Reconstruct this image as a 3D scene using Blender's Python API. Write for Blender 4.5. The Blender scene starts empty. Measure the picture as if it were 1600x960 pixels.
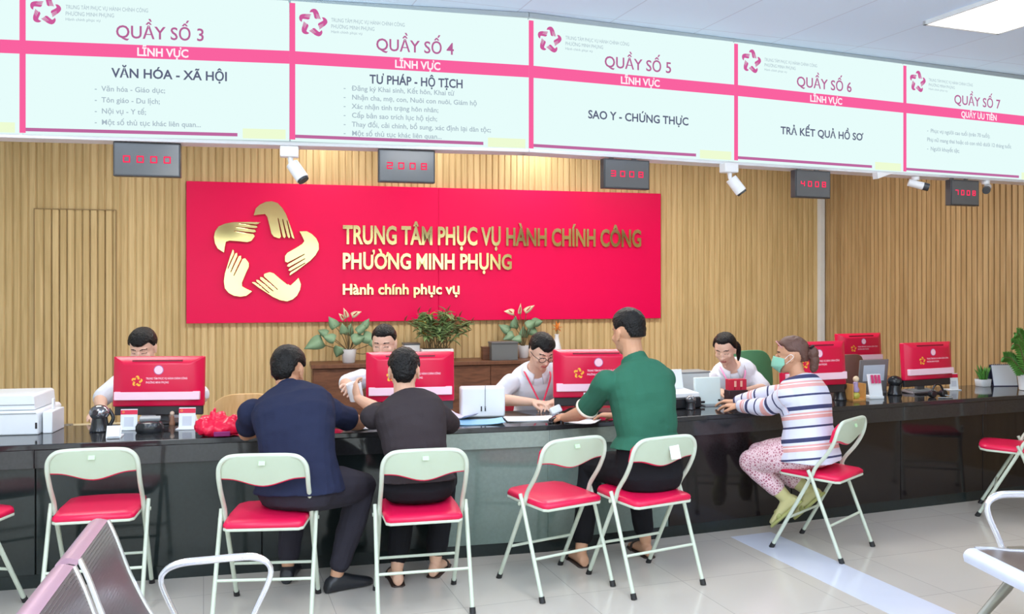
import bpy, bmesh, math, random
import numpy as np
from mathutils import Vector as V, Matrix, noise

S = bpy.context.scene
COL = S.collection
R = math.radians
CAMH = 1.59
FPX = 1400.0            # focal length in pixels of the 1600 px wide frame
HORY = 440.0            # row of the horizon

# ---------------------------------------------------------------- camera
cam = bpy.data.cameras.new('camera')
camo = bpy.data.objects.new('camera', cam)
COL.objects.link(camo)
camo.location = (0, 0, CAMH)
camo.rotation_euler = (R(90), 0, 0)
cam.sensor_width = 36.0
cam.lens = FPX / 1600.0 * 36.0
cam.shift_y = -(480.0 - HORY) / 1600.0
cam.clip_start = 0.05
S.camera = camo
S.view_settings.view_transform = 'Standard'
S.view_settings.look = 'None'
S.view_settings.exposure = 0.0
S.view_settings.gamma = 1.0
S.view_settings.use_curve_mapping = False

# ---------------------------------------------------------------- world and lights
world = bpy.data.worlds.new('world')
S.world = world
world.use_nodes = True
_bg = world.node_tree.nodes['Background']
_bg.inputs[0].default_value = (0.80, 0.93, 0.90, 1)
_bg.inputs[1].default_value = 3.0

def area(name, loc, sx, sy, power, rot=(0, 0, 0), color=(1, 1, 1)):
    l = bpy.data.lights.new(name, 'AREA')
    l.shape = 'RECTANGLE'; l.size = sx; l.size_y = sy
    l.energy = power; l.color = color
    o = bpy.data.objects.new(name, l)
    COL.objects.link(o); o.location = loc; o.rotation_euler = rot
    return o

CEIL = 3.15
PW = 27.0
WARM = (1.0, 0.985, 0.96)
for ix, x in enumerate((-3.2, -0.9, 1.4, 3.7)):
    for iy, y in enumerate((-3.2, -0.8, 1.6)):
        area('panel_light', (x, y + 0.25 * x, CEIL - 0.03), 0.6, 1.2, PW * (0.45 if ix == 3 else 1.0), (0, 0, R(18)), WARM)
area('panel_light', (-2.4, 3.2, CEIL - 0.03), 0.6, 1.2, PW, (0, 0, R(15)), WARM)
area('panel_light', (0.3, 3.7, CEIL - 0.03), 0.6, 1.2, PW, (0, 0, R(17)), WARM)
# daylight entering through the street windows behind the camera
area('window_daylight', (0.5, -5.3, 1.7), 9.0, 2.6, 90.0, (R(90), 0, R(180)), (0.86, 0.94, 1.0))
# unseen fill light, added only to brighten the ceiling; no lamp hangs there
area('added_ceiling_fill', (0.6, 0.9, 2.2), 8.0, 1.4, 205.0, (R(180), 0, R(17)), (0.66, 0.82, 1.0))
# lamps over the staff side, behind the screens
for x, y, p_ in ((-3.2, 6.3, 30.0), (-1.2, 6.8, 36.0), (0.75, 7.35, 42.0), (2.2, 7.75, 34.0)):
    area('staff_panel_light', (x, y, CEIL - 0.03), 1.2, 0.6, p_, (0, 0, R(15)), (1, 0.97, 0.90))

# ---------------------------------------------------------------- helpers
def lin(c):
    c = c / 255.0
    return c / 12.92 if c <= 0.04045 else ((c + 0.055) / 1.055) ** 2.4

def rgb(r, g, b):
    return (lin(r), lin(g), lin(b), 1.0)

def G(px, py, z=0.0):
    "point of the horizontal plane z seen at a pixel of the 1600x960 photograph"
    y = (CAMH - z) * FPX / (py - HORY)
    return V(((px - 800.0) * y / FPX, y, z))

def D(px, py, y):
    return V(((px - 800.0) * y / FPX, y, CAMH - (py - HORY) * y / FPX))

MATS = {}
def mat(name, col, rough=0.5, metal=0.0, spec=0.5, var=0.06, vscale=8.0, bump=0.0, bscale=60.0, coat=0.0, emit=None, estr=1.0, trans=0.0, alpha=1.0):
    if name in MATS: return MATS[name]
    m = bpy.data.materials.new(name); m.use_nodes = True
    nt = m.node_tree; n = nt.nodes; l = nt.links
    b = n['Principled BSDF']
    c = rgb(*col)
    b.inputs['Roughness'].default_value = rough
    b.inputs['Metallic'].default_value = metal
    b.inputs['Specular IOR Level'].default_value = spec
    b.inputs['Coat Weight'].default_value = coat
    b.inputs['Transmission Weight'].default_value = trans
    b.inputs['Alpha'].default_value = alpha
    b.inputs['Base Color'].default_value = c
    tc = n.new('ShaderNodeTexCoord')
    if var > 0:
        nz = n.new('ShaderNodeTexNoise'); nz.inputs['Scale'].default_value = vscale; nz.inputs['Detail'].default_value = 3
        l.new(tc.outputs['Object'], nz.inputs['Vector'])
        mx = n.new('ShaderNodeMix'); mx.data_type = 'RGBA'
        mx.inputs[6].default_value = tuple(v * (1 - var) for v in c[:3]) + (1,)
        mx.inputs[7].default_value = tuple(min(1, v * (1 + var)) for v in c[:3]) + (1,)
        l.new(nz.outputs['Fac'], mx.inputs[0]); l.new(mx.outputs[2], b.inputs['Base Color'])
    if bump > 0:
        nz = n.new('ShaderNodeTexNoise'); nz.inputs['Scale'].default_value = bscale; nz.inputs['Detail'].default_value = 4
        l.new(tc.outputs['Object'], nz.inputs['Vector'])
        bp = n.new('ShaderNodeBump'); bp.inputs['Strength'].default_value = bump; bp.inputs['Distance'].default_value = 0.01
        l.new(nz.outputs['Fac'], bp.inputs['Height']); l.new(bp.outputs['Normal'], b.inputs['Normal'])
    if emit:
        b.inputs['Emission Color'].default_value = rgb(*emit)
        b.inputs['Emission Strength'].default_value = estr
    MATS[name] = m
    return m

def emat(name, col, strength=1.0):
    "self-lit screen colour"
    if name in MATS: return MATS[name]
    m = bpy.data.materials.new(name); m.use_nodes = True
    nt = m.node_tree; nt.nodes.clear()
    o = nt.nodes.new('ShaderNodeOutputMaterial'); e = nt.nodes.new('ShaderNodeEmission')
    e.inputs[0].default_value = rgb(*col); e.inputs[1].default_value = strength
    nt.links.new(e.outputs[0], o.inputs[0])
    MATS[name] = m
    return m

def wood(name, c1, c2, rough=0.5, scale=(14, 14, 0.9), batten=0.0):
    if name in MATS: return MATS[name]
    m = bpy.data.materials.new(name); m.use_nodes = True
    nt = m.node_tree; n = nt.nodes; l = nt.links
    b = n['Principled BSDF']; b.inputs['Roughness'].default_value = rough
    b.inputs['Specular IOR Level'].default_value = 0.3
    tc = n.new('ShaderNodeTexCoord')
    mp = n.new('ShaderNodeMapping'); mp.inputs['Scale'].default_value = scale
    l.new(tc.outputs['Object'], mp.inputs['Vector'])
    nz = n.new('ShaderNodeTexNoise'); nz.inputs['Scale'].default_value = 2.2; nz.inputs['Detail'].default_value = 6; nz.inputs['Distortion'].default_value = 0.6
    l.new(mp.outputs[0], nz.inputs['Vector'])
    cr = n.new('ShaderNodeValToRGB')
    cr.color_ramp.elements[0].position = 0.3; cr.color_ramp.elements[0].color = rgb(*c1)
    cr.color_ramp.elements[1].position = 0.72; cr.color_ramp.elements[1].color = rgb(*c2)
    out = None
    if batten > 0:   # every batten has its own tone
        sp = n.new('ShaderNodeSeparateXYZ'); l.new(tc.outputs['Object'], sp.inputs[0])
        dv = n.new('ShaderNodeMath'); dv.operation = 'DIVIDE'; dv.inputs[1].default_value = batten
        l.new(sp.outputs[0], dv.inputs[0])
        fl = n.new('ShaderNodeMath'); fl.operation = 'FLOOR'; l.new(dv.outputs[0], fl.inputs[0])
        wn = n.new('ShaderNodeTexWhiteNoise'); wn.noise_dimensions = '1D'; l.new(fl.outputs[0], wn.inputs['W'])
        ad = n.new('ShaderNodeMath'); ad.operation = 'MULTIPLY_ADD'; ad.inputs[1].default_value = 0.28; ad.inputs[2].default_value = -0.14
        l.new(wn.outputs['Value'], ad.inputs[0])
        sm = n.new('ShaderNodeMath'); sm.operation = 'ADD'
        l.new(ad.outputs[0], sm.inputs[0]); l.new(nz.outputs['Fac'], sm.inputs[1])
        l.new(sm.outputs[0], cr.inputs[0])
    else:
        l.new(nz.outputs['Fac'], cr.inputs[0])
    l.new(cr.outputs[0], b.inputs['Base Color'])
    MATS[name] = m
    return m

class MB:
    "collects shapes that become one mesh"
    def __init__(s):
        s.v = []; s.f = []; s.mi = []; s.cur = 0
    def add(s, vs, fs):
        o = len(s.v)
        s.v += [tuple(x) for x in vs]
        s.f += [tuple(o + i for i in f) for f in fs]
        s.mi += [s.cur] * len(fs)
        return s
    def box(s, c, size, M=None):
        hx, hy, hz = (k / 2 for k in size)
        vs = [V((x, y, z)) for x in (-hx, hx) for y in (-hy, hy) for z in (-hz, hz)]
        if M is not None: vs = [M @ p for p in vs]
        c = V(c)
        vs = [p + c for p in vs]
        return s.add(vs, [(0, 1, 3, 2), (4, 6, 7, 5), (0, 4, 5, 1), (2, 3, 7, 6), (0, 2, 6, 4), (1, 5, 7, 3)])
    def rings(s, rings, cap=True, closed=False):
        n = len(rings[0]); vs = [p for r in rings for p in r]; fs = []
        m = len(rings)
        for i in range(m if closed else m - 1):
            a = i * n; b = ((i + 1) % m) * n
            for j in range(n):
                k = (j + 1) % n
                fs.append((a + j, a + k, b + k, b + j))
        if cap and not closed:
            fs.append(tuple(range(n - 1, -1, -1))); fs.append(tuple(range((m - 1) * n, m * n)))
        return s.add(vs, fs)
    def tube(s, pts, r, n=10, closed=False, flat=1.0, up=None):
        pts = [V(p) for p in pts]; m = len(pts)
        rr = r if isinstance(r, (list, tuple)) else [r] * m
        rings = []; prev = None
        for i, p in enumerate(pts):
            a = pts[(i - 1) % m] if (closed or i > 0) else p
            b = pts[(i + 1) % m] if (closed or i < m - 1) else p
            t = (b - a).normalized()
            if prev is None:
                u = V(up) if up else (V((0, 0, 1)) if abs(t.z) < 0.9 else V((1, 0, 0)))
            else: u = prev
            u = (u - t * u.dot(t)).normalized(); w = t.cross(u); prev = u
            rings.append([p + u * (rr[i] * math.cos(2 * math.pi * j / n)) + w * (rr[i] * flat * math.sin(2 * math.pi * j / n)) for j in range(n)])
        return s.rings(rings, True, closed)
    def cyl(s, a, b, r1, r2=None, n=20):
        return s.tube([a, b], [r1, r1 if r2 is None else r2], n)
    def lathe(s, prof, c=(0, 0, 0), n=28, M=None):
        c = V(c); rings = []
        for r, z in prof:
            rg = [V((max(r, 1e-4) * math.cos(2 * math.pi * j / n), max(r, 1e-4) * math.sin(2 * math.pi * j / n), z)) for j in range(n)]
            if M is not None: rg = [M @ p for p in rg]
            rings.append([p + c for p in rg])
        return s.rings(rings)
    def ell(s, c, rad, ax=None, n=20, m=14):
        c = V(c); ax = ax or (V((1, 0, 0)), V((0, 1, 0)), V((0, 0, 1)))
        rings = []
        for i in range(m + 1):
            th = math.pi * (i + 0.02) / (m + 0.04); z = -math.cos(th); q = math.sin(th)
            rings.append([c + ax[0] * (rad[0] * q * math.cos(2 * math.pi * j / n)) + ax[1] * (rad[1] * q * math.sin(2 * math.pi * j / n)) + ax[2] * (rad[2] * z) for j in range(n)])
        return s.rings(rings)
    def prism(s, poly, z0, z1, M=None):
        n = len(poly)
        vs = [V((x, y, z0)) for x, y in poly] + [V((x, y, z1)) for x, y in poly]
        if M is not None: vs = [M @ p for p in vs]
        fs = [tuple(range(n - 1, -1, -1)), tuple(range(n, 2 * n))] + [(i, (i + 1) % n, n + (i + 1) % n, n + i) for i in range(n)]
        return s.add(vs, fs)
    def quad(s, a, b, c, d):
        return s.add([a, b, c, d], [(0, 1, 2, 3)])
    def mesh(s, name):
        me = bpy.data.meshes.new(name)
        me.from_pydata(s.v, [], s.f); me.update()
        return me

def finish(me, mats, smooth=True, angle=40, mi=None):
    for m in (mats if isinstance(mats, (list, tuple)) else [mats]): me.materials.append(m)
    if mi is not None: me.polygons.foreach_set('material_index', mi)
    bm = bmesh.new(); bm.from_mesh(me); bmesh.ops.recalc_face_normals(bm, faces=bm.faces); bm.to_mesh(me); bm.free()
    if smooth:
        me.polygons.foreach_set('use_smooth', [True] * len(me.polygons))
        if angle: me.set_sharp_from_angle(angle=R(angle))
    return me

def obj(name, mb, mats, parent=None, bevel=0.0, smooth=True, angle=40, seg=2, loc=None, rot=None):
    me = mb.mesh(name) if isinstance(mb, MB) else mb
    finish(me, mats, smooth, angle, mb.mi if isinstance(mb, MB) else None)
    o = bpy.data.objects.new(name, me); COL.objects.link(o)
    if parent: o.parent = parent
    if loc is not None: o.location = loc
    if rot is not None: o.rotation_euler = rot
    if bevel > 0:
        b = o.modifiers.new('bevel', 'BEVEL'); b.width = bevel; b.segments = seg; b.limit_method = 'ANGLE'; b.angle_limit = R(35)
    return o

def tag(o, label, cat, group=None):
    o['label'] = label; o['category'] = cat
    if group: o['group'] = group
    return o

def thing(name, label, cat, loc=(0, 0, 0), rz=0.0, group=None):
    o = bpy.data.objects.new(name, None); COL.objects.link(o)
    o.empty_display_size = 0.1
    o.location = loc; o.rotation_euler = (0, 0, rz)
    return tag(o, label, cat, group)

def struct(name, mb, mats, **k):
    o = obj(name, mb, mats, **k); o['kind'] = 'structure'
    return o

def kids(o): return [c for c in bpy.data.objects if c.parent == o]
def dup(root, label, loc, rz, group=None):
    r = root.copy(); COL.objects.link(r); r.location = loc; r.rotation_euler = (0, 0, rz)
    r['label'] = label
    if group: r['group'] = group
    for ch in kids(root):
        c = ch.copy(); COL.objects.link(c); c.parent = r
        for g in kids(ch):
            d = g.copy(); COL.objects.link(d); d.parent = c
    return r

def _glyphs(txt, bold, space):
    c = bpy.data.curves.new('lettering', 'FONT'); c.body = txt; c.size = 1.0
    c.offset = bold; c.extrude = 0.0; c.resolution_u = 3; c.space_line = space
    o = bpy.data.objects.new('lettering', c); COL.objects.link(o)
    dg = bpy.context.evaluated_depsgraph_get()
    me = bpy.data.meshes.new_from_object(o.evaluated_get(dg))
    co = np.empty(len(me.vertices) * 3); me.vertices.foreach_get('co', co); co = co.reshape(-1, 3)
    polys = [tuple(p.vertices) for p in me.polygons]
    bpy.data.objects.remove(o); bpy.data.curves.remove(c); bpy.data.meshes.remove(me)
    return co, polys
HORN = {'Ơ': 'O', 'Ờ': 'Ò', 'Ớ': 'Ó'}
def text_mb(txt, height, width=None, align='LEFT', depth=0.0, bold=0.0, space=1.0):
    "flat or raised lettering in the local x-z plane, facing -y; baseline at z = 0"
    src = ''.join(HORN.get(ch, 'D' if ch == 'Đ' else ch) for ch in txt)
    co, polys = _glyphs(src, bold, space)
    add = []
    for i, ch in enumerate(txt):
        if ch in HORN or ch == 'Đ':
            pre, _ = _glyphs(src[:i] + ('O' if ch in HORN else 'D'), bold, space); xr = pre[:, 0].max()
            if ch in HORN:
                h_ = 0.035 + bold
                add.append([(xr - 0.13, 0.56), (xr - 0.06, 0.53 - bold), (xr + 0.06 + bold, 0.62), (xr + 0.08 + bold, 0.76), (xr + 0.01 - bold, 0.76), (xr - 0.01 - bold, 0.66)])
            else:
                one, _ = _glyphs('D', bold, space); xl = xr - (one[:, 0].max() - one[:, 0].min())
                add.append([(xl - 0.07, 0.31 - bold), (xl + 0.30, 0.31 - bold), (xl + 0.30, 0.38 + bold), (xl - 0.07, 0.38 + bold)])
    for pg in add:
        n0 = len(co); co = np.vstack([co, [(x, y, 0.0) for x, y in pg]]); polys.append(tuple(range(n0, n0 + len(pg))))
    cap = 0.70
    sc = height / cap
    x0, x1 = co[:, 0].min(), co[:, 0].max()
    sx = sc if width is None else width / max(1e-6, x1 - x0)
    w = (x1 - x0) * sx
    off = {'LEFT': 0.0, 'CENTER': -w / 2, 'RIGHT': -w}[align]
    X = (co[:, 0] - x0) * sx + off; Z = co[:, 1] * sc
    mb = MB()
    if depth <= 0:
        mb.add([(X[i], 0.0, Z[i]) for i in range(len(X))], polys)
    else:
        n = len(X)
        vs = [(X[i], -depth, Z[i]) for i in range(n)] + [(X[i], 0.0, Z[i]) for i in range(n)]
        cnt = {}
        for p in polys:
            for a, b in zip(p, p[1:] + p[:1]):
                k = (min(a, b), max(a, b)); cnt.setdefault(k, []).append((a, b))
        fs = list(polys) + [(a + n, b + n, b, a)[::-1] for k, e in cnt.items() if len(e) == 1 for a, b in e]
        mb.add(vs, fs)
    return mb

def move(mb, M):
    mb.v = [tuple(M @ V(p)) for p in mb.v]
    return mb

def T(x, y, z): return Matrix.Translation((x, y, z))
def RZ(a): return Matrix.Rotation(a, 4, 'Z')
def RX(a): return Matrix.Rotation(a, 4, 'X')
def RY(a): return Matrix.Rotation(a, 4, 'Y')

# five open hands around a star: outline of one hand about the centre of the mark (unit: picture units)
HAND = [(-72, 232), (-60, 275), (-35, 300), (0, 318), (35, 322), (70, 312), (100, 280), (122, 240), (140, 190), (158, 140), (172, 92),
        (160, 96), (153, 104), (147, 92), (135, 96), (128, 104), (122, 92), (108, 94), (101, 104), (95, 92), (80, 92), (66, 98), (46, 104), (32, 124), (22, 170), (8, 225), (-6, 242), (-40, 238)]
def star_mark(radius, depth=0.0, y=0.0):
    "the five-hand star mark in the x-z plane"
    mb = MB(); k = radius / 325.0
    grooves = [(147, 92, 128, 205), (122, 92, 100, 215), (95, 92, 72, 220)]
    for i in range(5):
        a = -2 * math.pi * i / 5
        ca, sa = math.cos(a), math.sin(a)
        pts = [((x * ca - z * sa) * k, (x * sa + z * ca) * k) for x, z in HAND]
        if depth > 0:
            mb.prism([(p[0], p[1]) for p in pts], 0, depth, RX(R(90)))
        else:
            mb.add([(p[0], y, p[1]) for p in pts], [tuple(range(len(pts)))])
    return mb
HAND = [(-72, 232), (-60, 275), (-35, 300), (0, 318), (35, 322), (70, 312), (100, 280), (122, 240), (140, 190), (158, 140), (172, 92),
        (160, 96), (152, 106), (127, 205), (124, 205), (146, 104), (138, 94), (128, 106), (101, 212), (98, 212), (120, 106), (110, 94), (100, 106), (74, 218), (71, 218), (92, 106),
        (82, 93), (66, 97), (46, 104), (32, 124), (22, 170), (8, 225), (-6, 242), (-40, 238)]

# ================================================================= plan of the room
# counter and screens run in two straight lines that meet at a slight bend
BX, BY = 0.22, 5.23
AL, AR = math.atan(0.233), math.atan(0.391)
UL = V((math.cos(AL), math.sin(AL), 0)); UR = V((math.cos(AR), math.sin(AR), 0))
NL = V((-UL.y, UL.x, 0)); NR = V((-UR.y, UR.x, 0))
BEND = V((BX, BY, 0))
_mid = (NL + NR).normalized(); _mk = 1.0 / _mid.dot(NL)
SL, SR = -3.95, 4.42
def cfront(s, d=0.0, z=0.0):
    "point at run s along the counter (0 at the bend), d behind its front edge"
    p = BEND + (UL * s + NL * d if s < 0 else UR * s + NR * d) if abs(s) > 1e-6 else BEND + _mid * (d * _mk)
    return V((p.x, p.y, z))
AW = math.atan(0.2608)
UW = V((math.cos(AW), math.sin(AW), 0)); NW = V((-UW.y, UW.x, 0))
WO = V((-3.05, 8.40, 0))
def wall(s, d=0.0, z=0.0):
    "point at run s along the back wall (0 at the red sign's left edge), d in front of it"
    p = WO + UW * s - NW * d
    return V((p.x, p.y, z))
def wall_px(px, py=HORY, d=0.0):
    k = (px - 800.0) / FPX; o = wall(0, d)
    y = (o.y - 0.2608 * o.x) / (1 - 0.2608 * k)
    x = k * y
    return ((V((x, y, 0)) - o).dot(UW), CAMH - (py - HORY) * y / FPX)
SC = wall_px(1286)[0]              # corner of back wall and right wall
CORNER = wall(SC)

# ---------------------------------------------------------------- floor, ceiling, walls
def floor_mat():
    m = bpy.data.materials.new('floor_tiles'); m.use_nodes = True
    nt = m.node_tree; n = nt.nodes; l = nt.links; b = n['Principled BSDF']
    tc = n.new('ShaderNodeTexCoord'); mp = n.new('ShaderNodeMapping'); mp.inputs['Rotation'].default_value = (0, 0, R(-19))
    l.new(tc.outputs['Object'], mp.inputs['Vector'])
    br = n.new('ShaderNodeTexBrick'); br.offset = 0.0
    br.inputs['Color1'].default_value = rgb(206, 200, 191); br.inputs['Color2'].default_value = rgb(201, 195, 187); br.inputs['Mortar'].default_value = rgb(172, 168, 162)
    br.inputs['Scale'].default_value = 1.0; br.inputs['Mortar Size'].default_value = 0.002; br.inputs['Brick Width'].default_value = 0.6; br.inputs['Row Height'].default_value = 0.6
    l.new(mp.outputs[0], br.inputs['Vector'])
    nz = n.new('ShaderNodeTexNoise'); nz.inputs['Scale'].default_value = 1.3; nz.inputs['Detail'].default_value = 5
    l.new(tc.outputs['Object'], nz.inputs['Vector'])
    mx = n.new('ShaderNodeMix'); mx.data_type = 'RGBA'; mx.blend_type = 'MULTIPLY'; mx.inputs[0].default_value = 0.10
    l.new(br.outputs['Color'], mx.inputs[6]); l.new(nz.outputs['Fac'], mx.inputs[7]); l.new(mx.outputs[2], b.inputs['Base Color'])
    b.inputs['Roughness'].default_value = 0.17; b.inputs['Specular IOR Level'].default_value = 0.42
    return m
def ceil_mat():
    m = bpy.data.materials.new('ceiling_tiles'); m.use_nodes = True
    nt = m.node_tree; n = nt.nodes; l = nt.links; b = n['Principled BSDF']
    tc = n.new('ShaderNodeTexCoord'); mp = n.new('ShaderNodeMapping'); mp.inputs['Rotation'].default_value = (0, 0, R(-20))
    l.new(tc.outputs['Object'], mp.inputs['Vector'])
    br = n.new('ShaderNodeTexBrick'); br.offset = 0.0
    br.inputs['Color1'].default_value = rgb(220, 234, 255); br.inputs['Color2'].default_value = rgb(216, 231, 254); br.inputs['Mortar'].default_value = rgb(200, 208, 230)
    br.inputs['Scale'].default_value = 1.0; br.inputs['Mortar Size'].default_value = 0.004; br.inputs['Brick Width'].default_value = 0.6; br.inputs['Row Height'].default_value = 1.2
    l.new(mp.outputs[0], br.inputs['Vector']); l.new(br.outputs['Color'], b.inputs['Base Color'])
    b.inputs['Roughness'].default_value = 0.8
    return m

LWX = -5.6
s_left = (LWX - WO.x) / UW.x
PL = wall(s_left)                       # back wall meets left wall
RWD = V((0.252, -0.968, 0)).normalized()
PR = CORNER + RWD * 3.4
RWD2 = V((0.30, -1.0, 0)).normalized()
PR2 = CORNER + RWD * 15.5
ROOM = [(LWX, -5.5), (PR2.x, PR2.y), (CORNER.x, CORNER.y), (PL.x, PL.y)]
mb = MB(); mb.prism([(LWX - .3, -5.8), (PR2.x + .4, -5.8), (CORNER.x + .5, CORNER.y + .5), (PL.x - .3, PL.y + .4)], -0.12, 0.0)
floor = struct('floor', mb, floor_mat(), smooth=False)
mb = MB(); mb.prism([(LWX - .3, -5.8), (PR2.x + .4, -5.8), (CORNER.x + .5, CORNER.y + .5), (PL.x - .3, PL.y + .4)], CEIL, CEIL + 0.12)
struct('ceiling', mb, ceil_mat(), smooth=False)

PITCH = 0.064
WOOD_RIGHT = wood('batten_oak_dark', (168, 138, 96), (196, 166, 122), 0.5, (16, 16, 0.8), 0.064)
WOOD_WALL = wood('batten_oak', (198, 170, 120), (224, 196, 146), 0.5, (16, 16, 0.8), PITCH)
def batten_wall(name, length, z0, z1, thick=0.12, g=0.013, dep=0.012, kind=True, x0=0.0):
    "grooved vertical cladding in local x-z, face towards -y at y = 0"
    mb = MB(); pts = [(x0, thick)]
    n = int(length / PITCH)
    k0 = math.ceil(x0 / PITCH)
    pts.append((x0, 0.0))
    for i in range(k0, k0 + n + 1):
        xa = i * PITCH
        if xa - g / 2 <= x0 + 0.005 or xa + g / 2 >= x0 + length - 0.005: continue
        pts += [(xa - g / 2 - 0.004, 0.0), (xa - g / 2, 0.004), (xa - g / 2, dep), (xa + g / 2, dep), (xa + g / 2, 0.004), (xa + g / 2 + 0.004, 0.0)]
    pts += [(x0 + length, 0.0), (x0 + length, thick)]
    m = len(pts)
    vs = [(x, y, z0) for x, y in pts] + [(x, y, z1) for x, y in pts]
    fs = [(i, i + 1, m + i + 1, m + i) for i in range(m - 1)] + [(m - 1, 0, m, 2 * m - 1)]
    mb.add(vs, fs)
    return mb
w = struct('wall_back', batten_wall('wall_back', SC - s_left, 0, CEIL, x0=s_left), WOOD_WALL, smooth=False)
w.location = WO; w.rotation_euler = (0, 0, AW)
AR2 = math.atan2(RWD.y, RWD.x)
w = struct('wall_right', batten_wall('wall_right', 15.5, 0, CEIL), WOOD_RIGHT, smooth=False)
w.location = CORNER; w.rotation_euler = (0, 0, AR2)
PLASTER = mat('plaster', (200, 206, 200), 0.8, var=0.03)
mb = MB(); mb.box((LWX - .1, (PL.y - 5.5) / 2, CEIL / 2), (0.2, PL.y + 5.5, CEIL))
struct('wall_left', mb, PLASTER, smooth=False)
# street side behind the camera: piers between tall windows
mb = MB()
xa, xb = LWX, PR2.x + .3
nwin = 4; pitch = (xb - xa) / nwin
for i in range(nwin + 1):
    mb.box((xa + i * pitch, -5.6, CEIL / 2), (0.5, 0.2, CEIL))
mb.box(((xa + xb) / 2, -5.6, CEIL - 0.2), (xb - xa, 0.2, 0.4))
mb.box(((xa + xb) / 2, -5.6, 0.15), (xb - xa, 0.2, 0.3))
struct('wall_rear', mb, PLASTER, smooth=False)

# flush door cut into the battens at the left
DS0, DZ = wall_px(55, 327); DS1, _ = wall_px(181, 327)
mb = MB()
dw = batten_wall('door_1', DS1 - DS0, 0.0, DZ, thick=0.012, x0=DS0)
d = struct('door_1', dw, WOOD_WALL, smooth=False)
d.location = WO - NW * 0.0145; d.rotation_euler = (0, 0, AW)
mb = MB(); mb.box(((DS0 + DS1) / 2, -0.002, DZ + 0.004), (DS1 - DS0 + 0.016, 0.010, 0.008))
for x_ in (DS0 - 0.004, DS1 + 0.004): mb.box((x_, -0.002, DZ / 2), (0.008, 0.010, DZ))
obj('door_frame', mb, mat('door_reveal', (150, 124, 84), 0.6), d)
# low skirting rail on the left and the white cable duct standing in the corner
mb = MB(); a, za = wall_px(20, 668)
mb.box(((s_left + 0.6) / 2, -0.012, 0.27), (0.6 - s_left, 0.024, 0.05))
t = struct('trim_1', mb, mat('pale_rail', (232, 214, 176), 0.5), bevel=0.004); t.location = WO; t.rotation_euler = (0, 0, AW)
mb = MB(); mb.box((SC - 0.045, -0.03, 1.55), (0.062, 0.06, 3.1))
t = struct('trim_2', mb, mat('white_duct', (228, 230, 232), 0.45), bevel=0.004); t.location = WO; t.rotation_euler = (0, 0, AW)
# pale strip let into the floor
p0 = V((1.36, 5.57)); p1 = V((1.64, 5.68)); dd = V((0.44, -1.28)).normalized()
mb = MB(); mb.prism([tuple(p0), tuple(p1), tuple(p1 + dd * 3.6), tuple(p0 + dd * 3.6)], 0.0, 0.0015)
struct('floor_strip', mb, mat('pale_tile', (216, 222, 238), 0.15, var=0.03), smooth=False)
# bright ceiling panel in view, right
a, b = G(1450, 35.4, CEIL - 0.012), G(1554, 49, CEIL - 0.012)
ux = (b - a).normalized(); ang = math.atan2(ux.y, ux.x); uy = V((-ux.y, ux.x, 0))
t = thing('ceiling_light', 'bright square-edged panel light set into the bluish ceiling', 'light', (a + ux * 0.28 - uy * 0.6), ang)
mb = MB()
for sx, sy, w_, h_ in ((0, .61, .6, .02), (0, -.61, .6, .02), (.29, 0, .02, 1.24), (-.29, 0, .02, 1.24)): mb.box((sx, sy, 0), (w_, h_, 0.024))
obj('frame', mb, mat('lamp_frame', (240, 240, 240), 0.4), t)
mb = MB(); mb.box((0, 0, 0.004), (0.56, 1.2, 0.012)); obj('diffuser', mb, emat('lamp_diffuser', (255, 255, 255), 6.0), t)

# ================================================================= counter
GRAN = mat('black_granite', (46, 47, 50), 0.07, spec=0.55, var=0.25, vscale=60)
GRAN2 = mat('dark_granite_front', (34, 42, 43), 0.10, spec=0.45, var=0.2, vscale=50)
GRAN5 = mat('fascia_painted_reflection', (142, 158, 150), 0.10, spec=0.6, var=0.15, vscale=50)  # middle fascia: same granite, a greenish reflection painted in as paler colour
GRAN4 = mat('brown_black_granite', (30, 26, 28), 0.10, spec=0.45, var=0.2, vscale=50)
GRAN3 = mat('granite_painted_reflection', (112, 130, 124), 0.10, spec=0.7, var=0.15, vscale=50)  # middle panels: dark granite with a bright greenish reflection put into its colour
DEP = 0.62; TOPZ = 0.75
ctr = thing('reception_counter', 'long black polished granite counter bending slightly across the hall', 'counter', (BX, BY, 0))
def cpoly(d0, d1, s0=SL, s1=SR):
    pts = [cfront(s0, d0)] + ([cfront(0, d0)] if s0 < 0 < s1 else []) + [cfront(s1, d0), cfront(s1, d1)] + ([cfront(0, d1)] if s0 < 0 < s1 else []) + [cfront(s0, d1)]
    return [(p.x - BX, p.y - BY) for p in pts]
mb = MB(); mb.prism(cpoly(0, DEP), TOPZ - 0.03, TOPZ); obj('worktop', mb, GRAN, ctr, bevel=0.004)
edges = [SL, -2.75, -1.62, -0.62, 0.0, 0.82, 1.75, 2.68, 3.45, SR]
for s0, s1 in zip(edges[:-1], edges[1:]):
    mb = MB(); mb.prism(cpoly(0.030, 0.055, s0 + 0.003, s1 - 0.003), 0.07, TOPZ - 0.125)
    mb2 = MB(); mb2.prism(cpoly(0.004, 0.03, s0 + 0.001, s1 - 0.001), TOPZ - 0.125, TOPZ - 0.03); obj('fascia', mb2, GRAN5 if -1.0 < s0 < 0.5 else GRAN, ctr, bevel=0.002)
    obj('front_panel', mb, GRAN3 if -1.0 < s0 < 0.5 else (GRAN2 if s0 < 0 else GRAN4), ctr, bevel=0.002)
mb = MB(); mb.prism(cpoly(0.036, 0.06), 0.0, 0.072); obj('plinth', mb, GRAN2, ctr)
mb = MB(); mb.prism(cpoly(0.056, 0.075), 0.0, TOPZ - 0.03); obj('carcass', mb, mat('carcass_dark', (40, 38, 36), 0.6), ctr)
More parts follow.
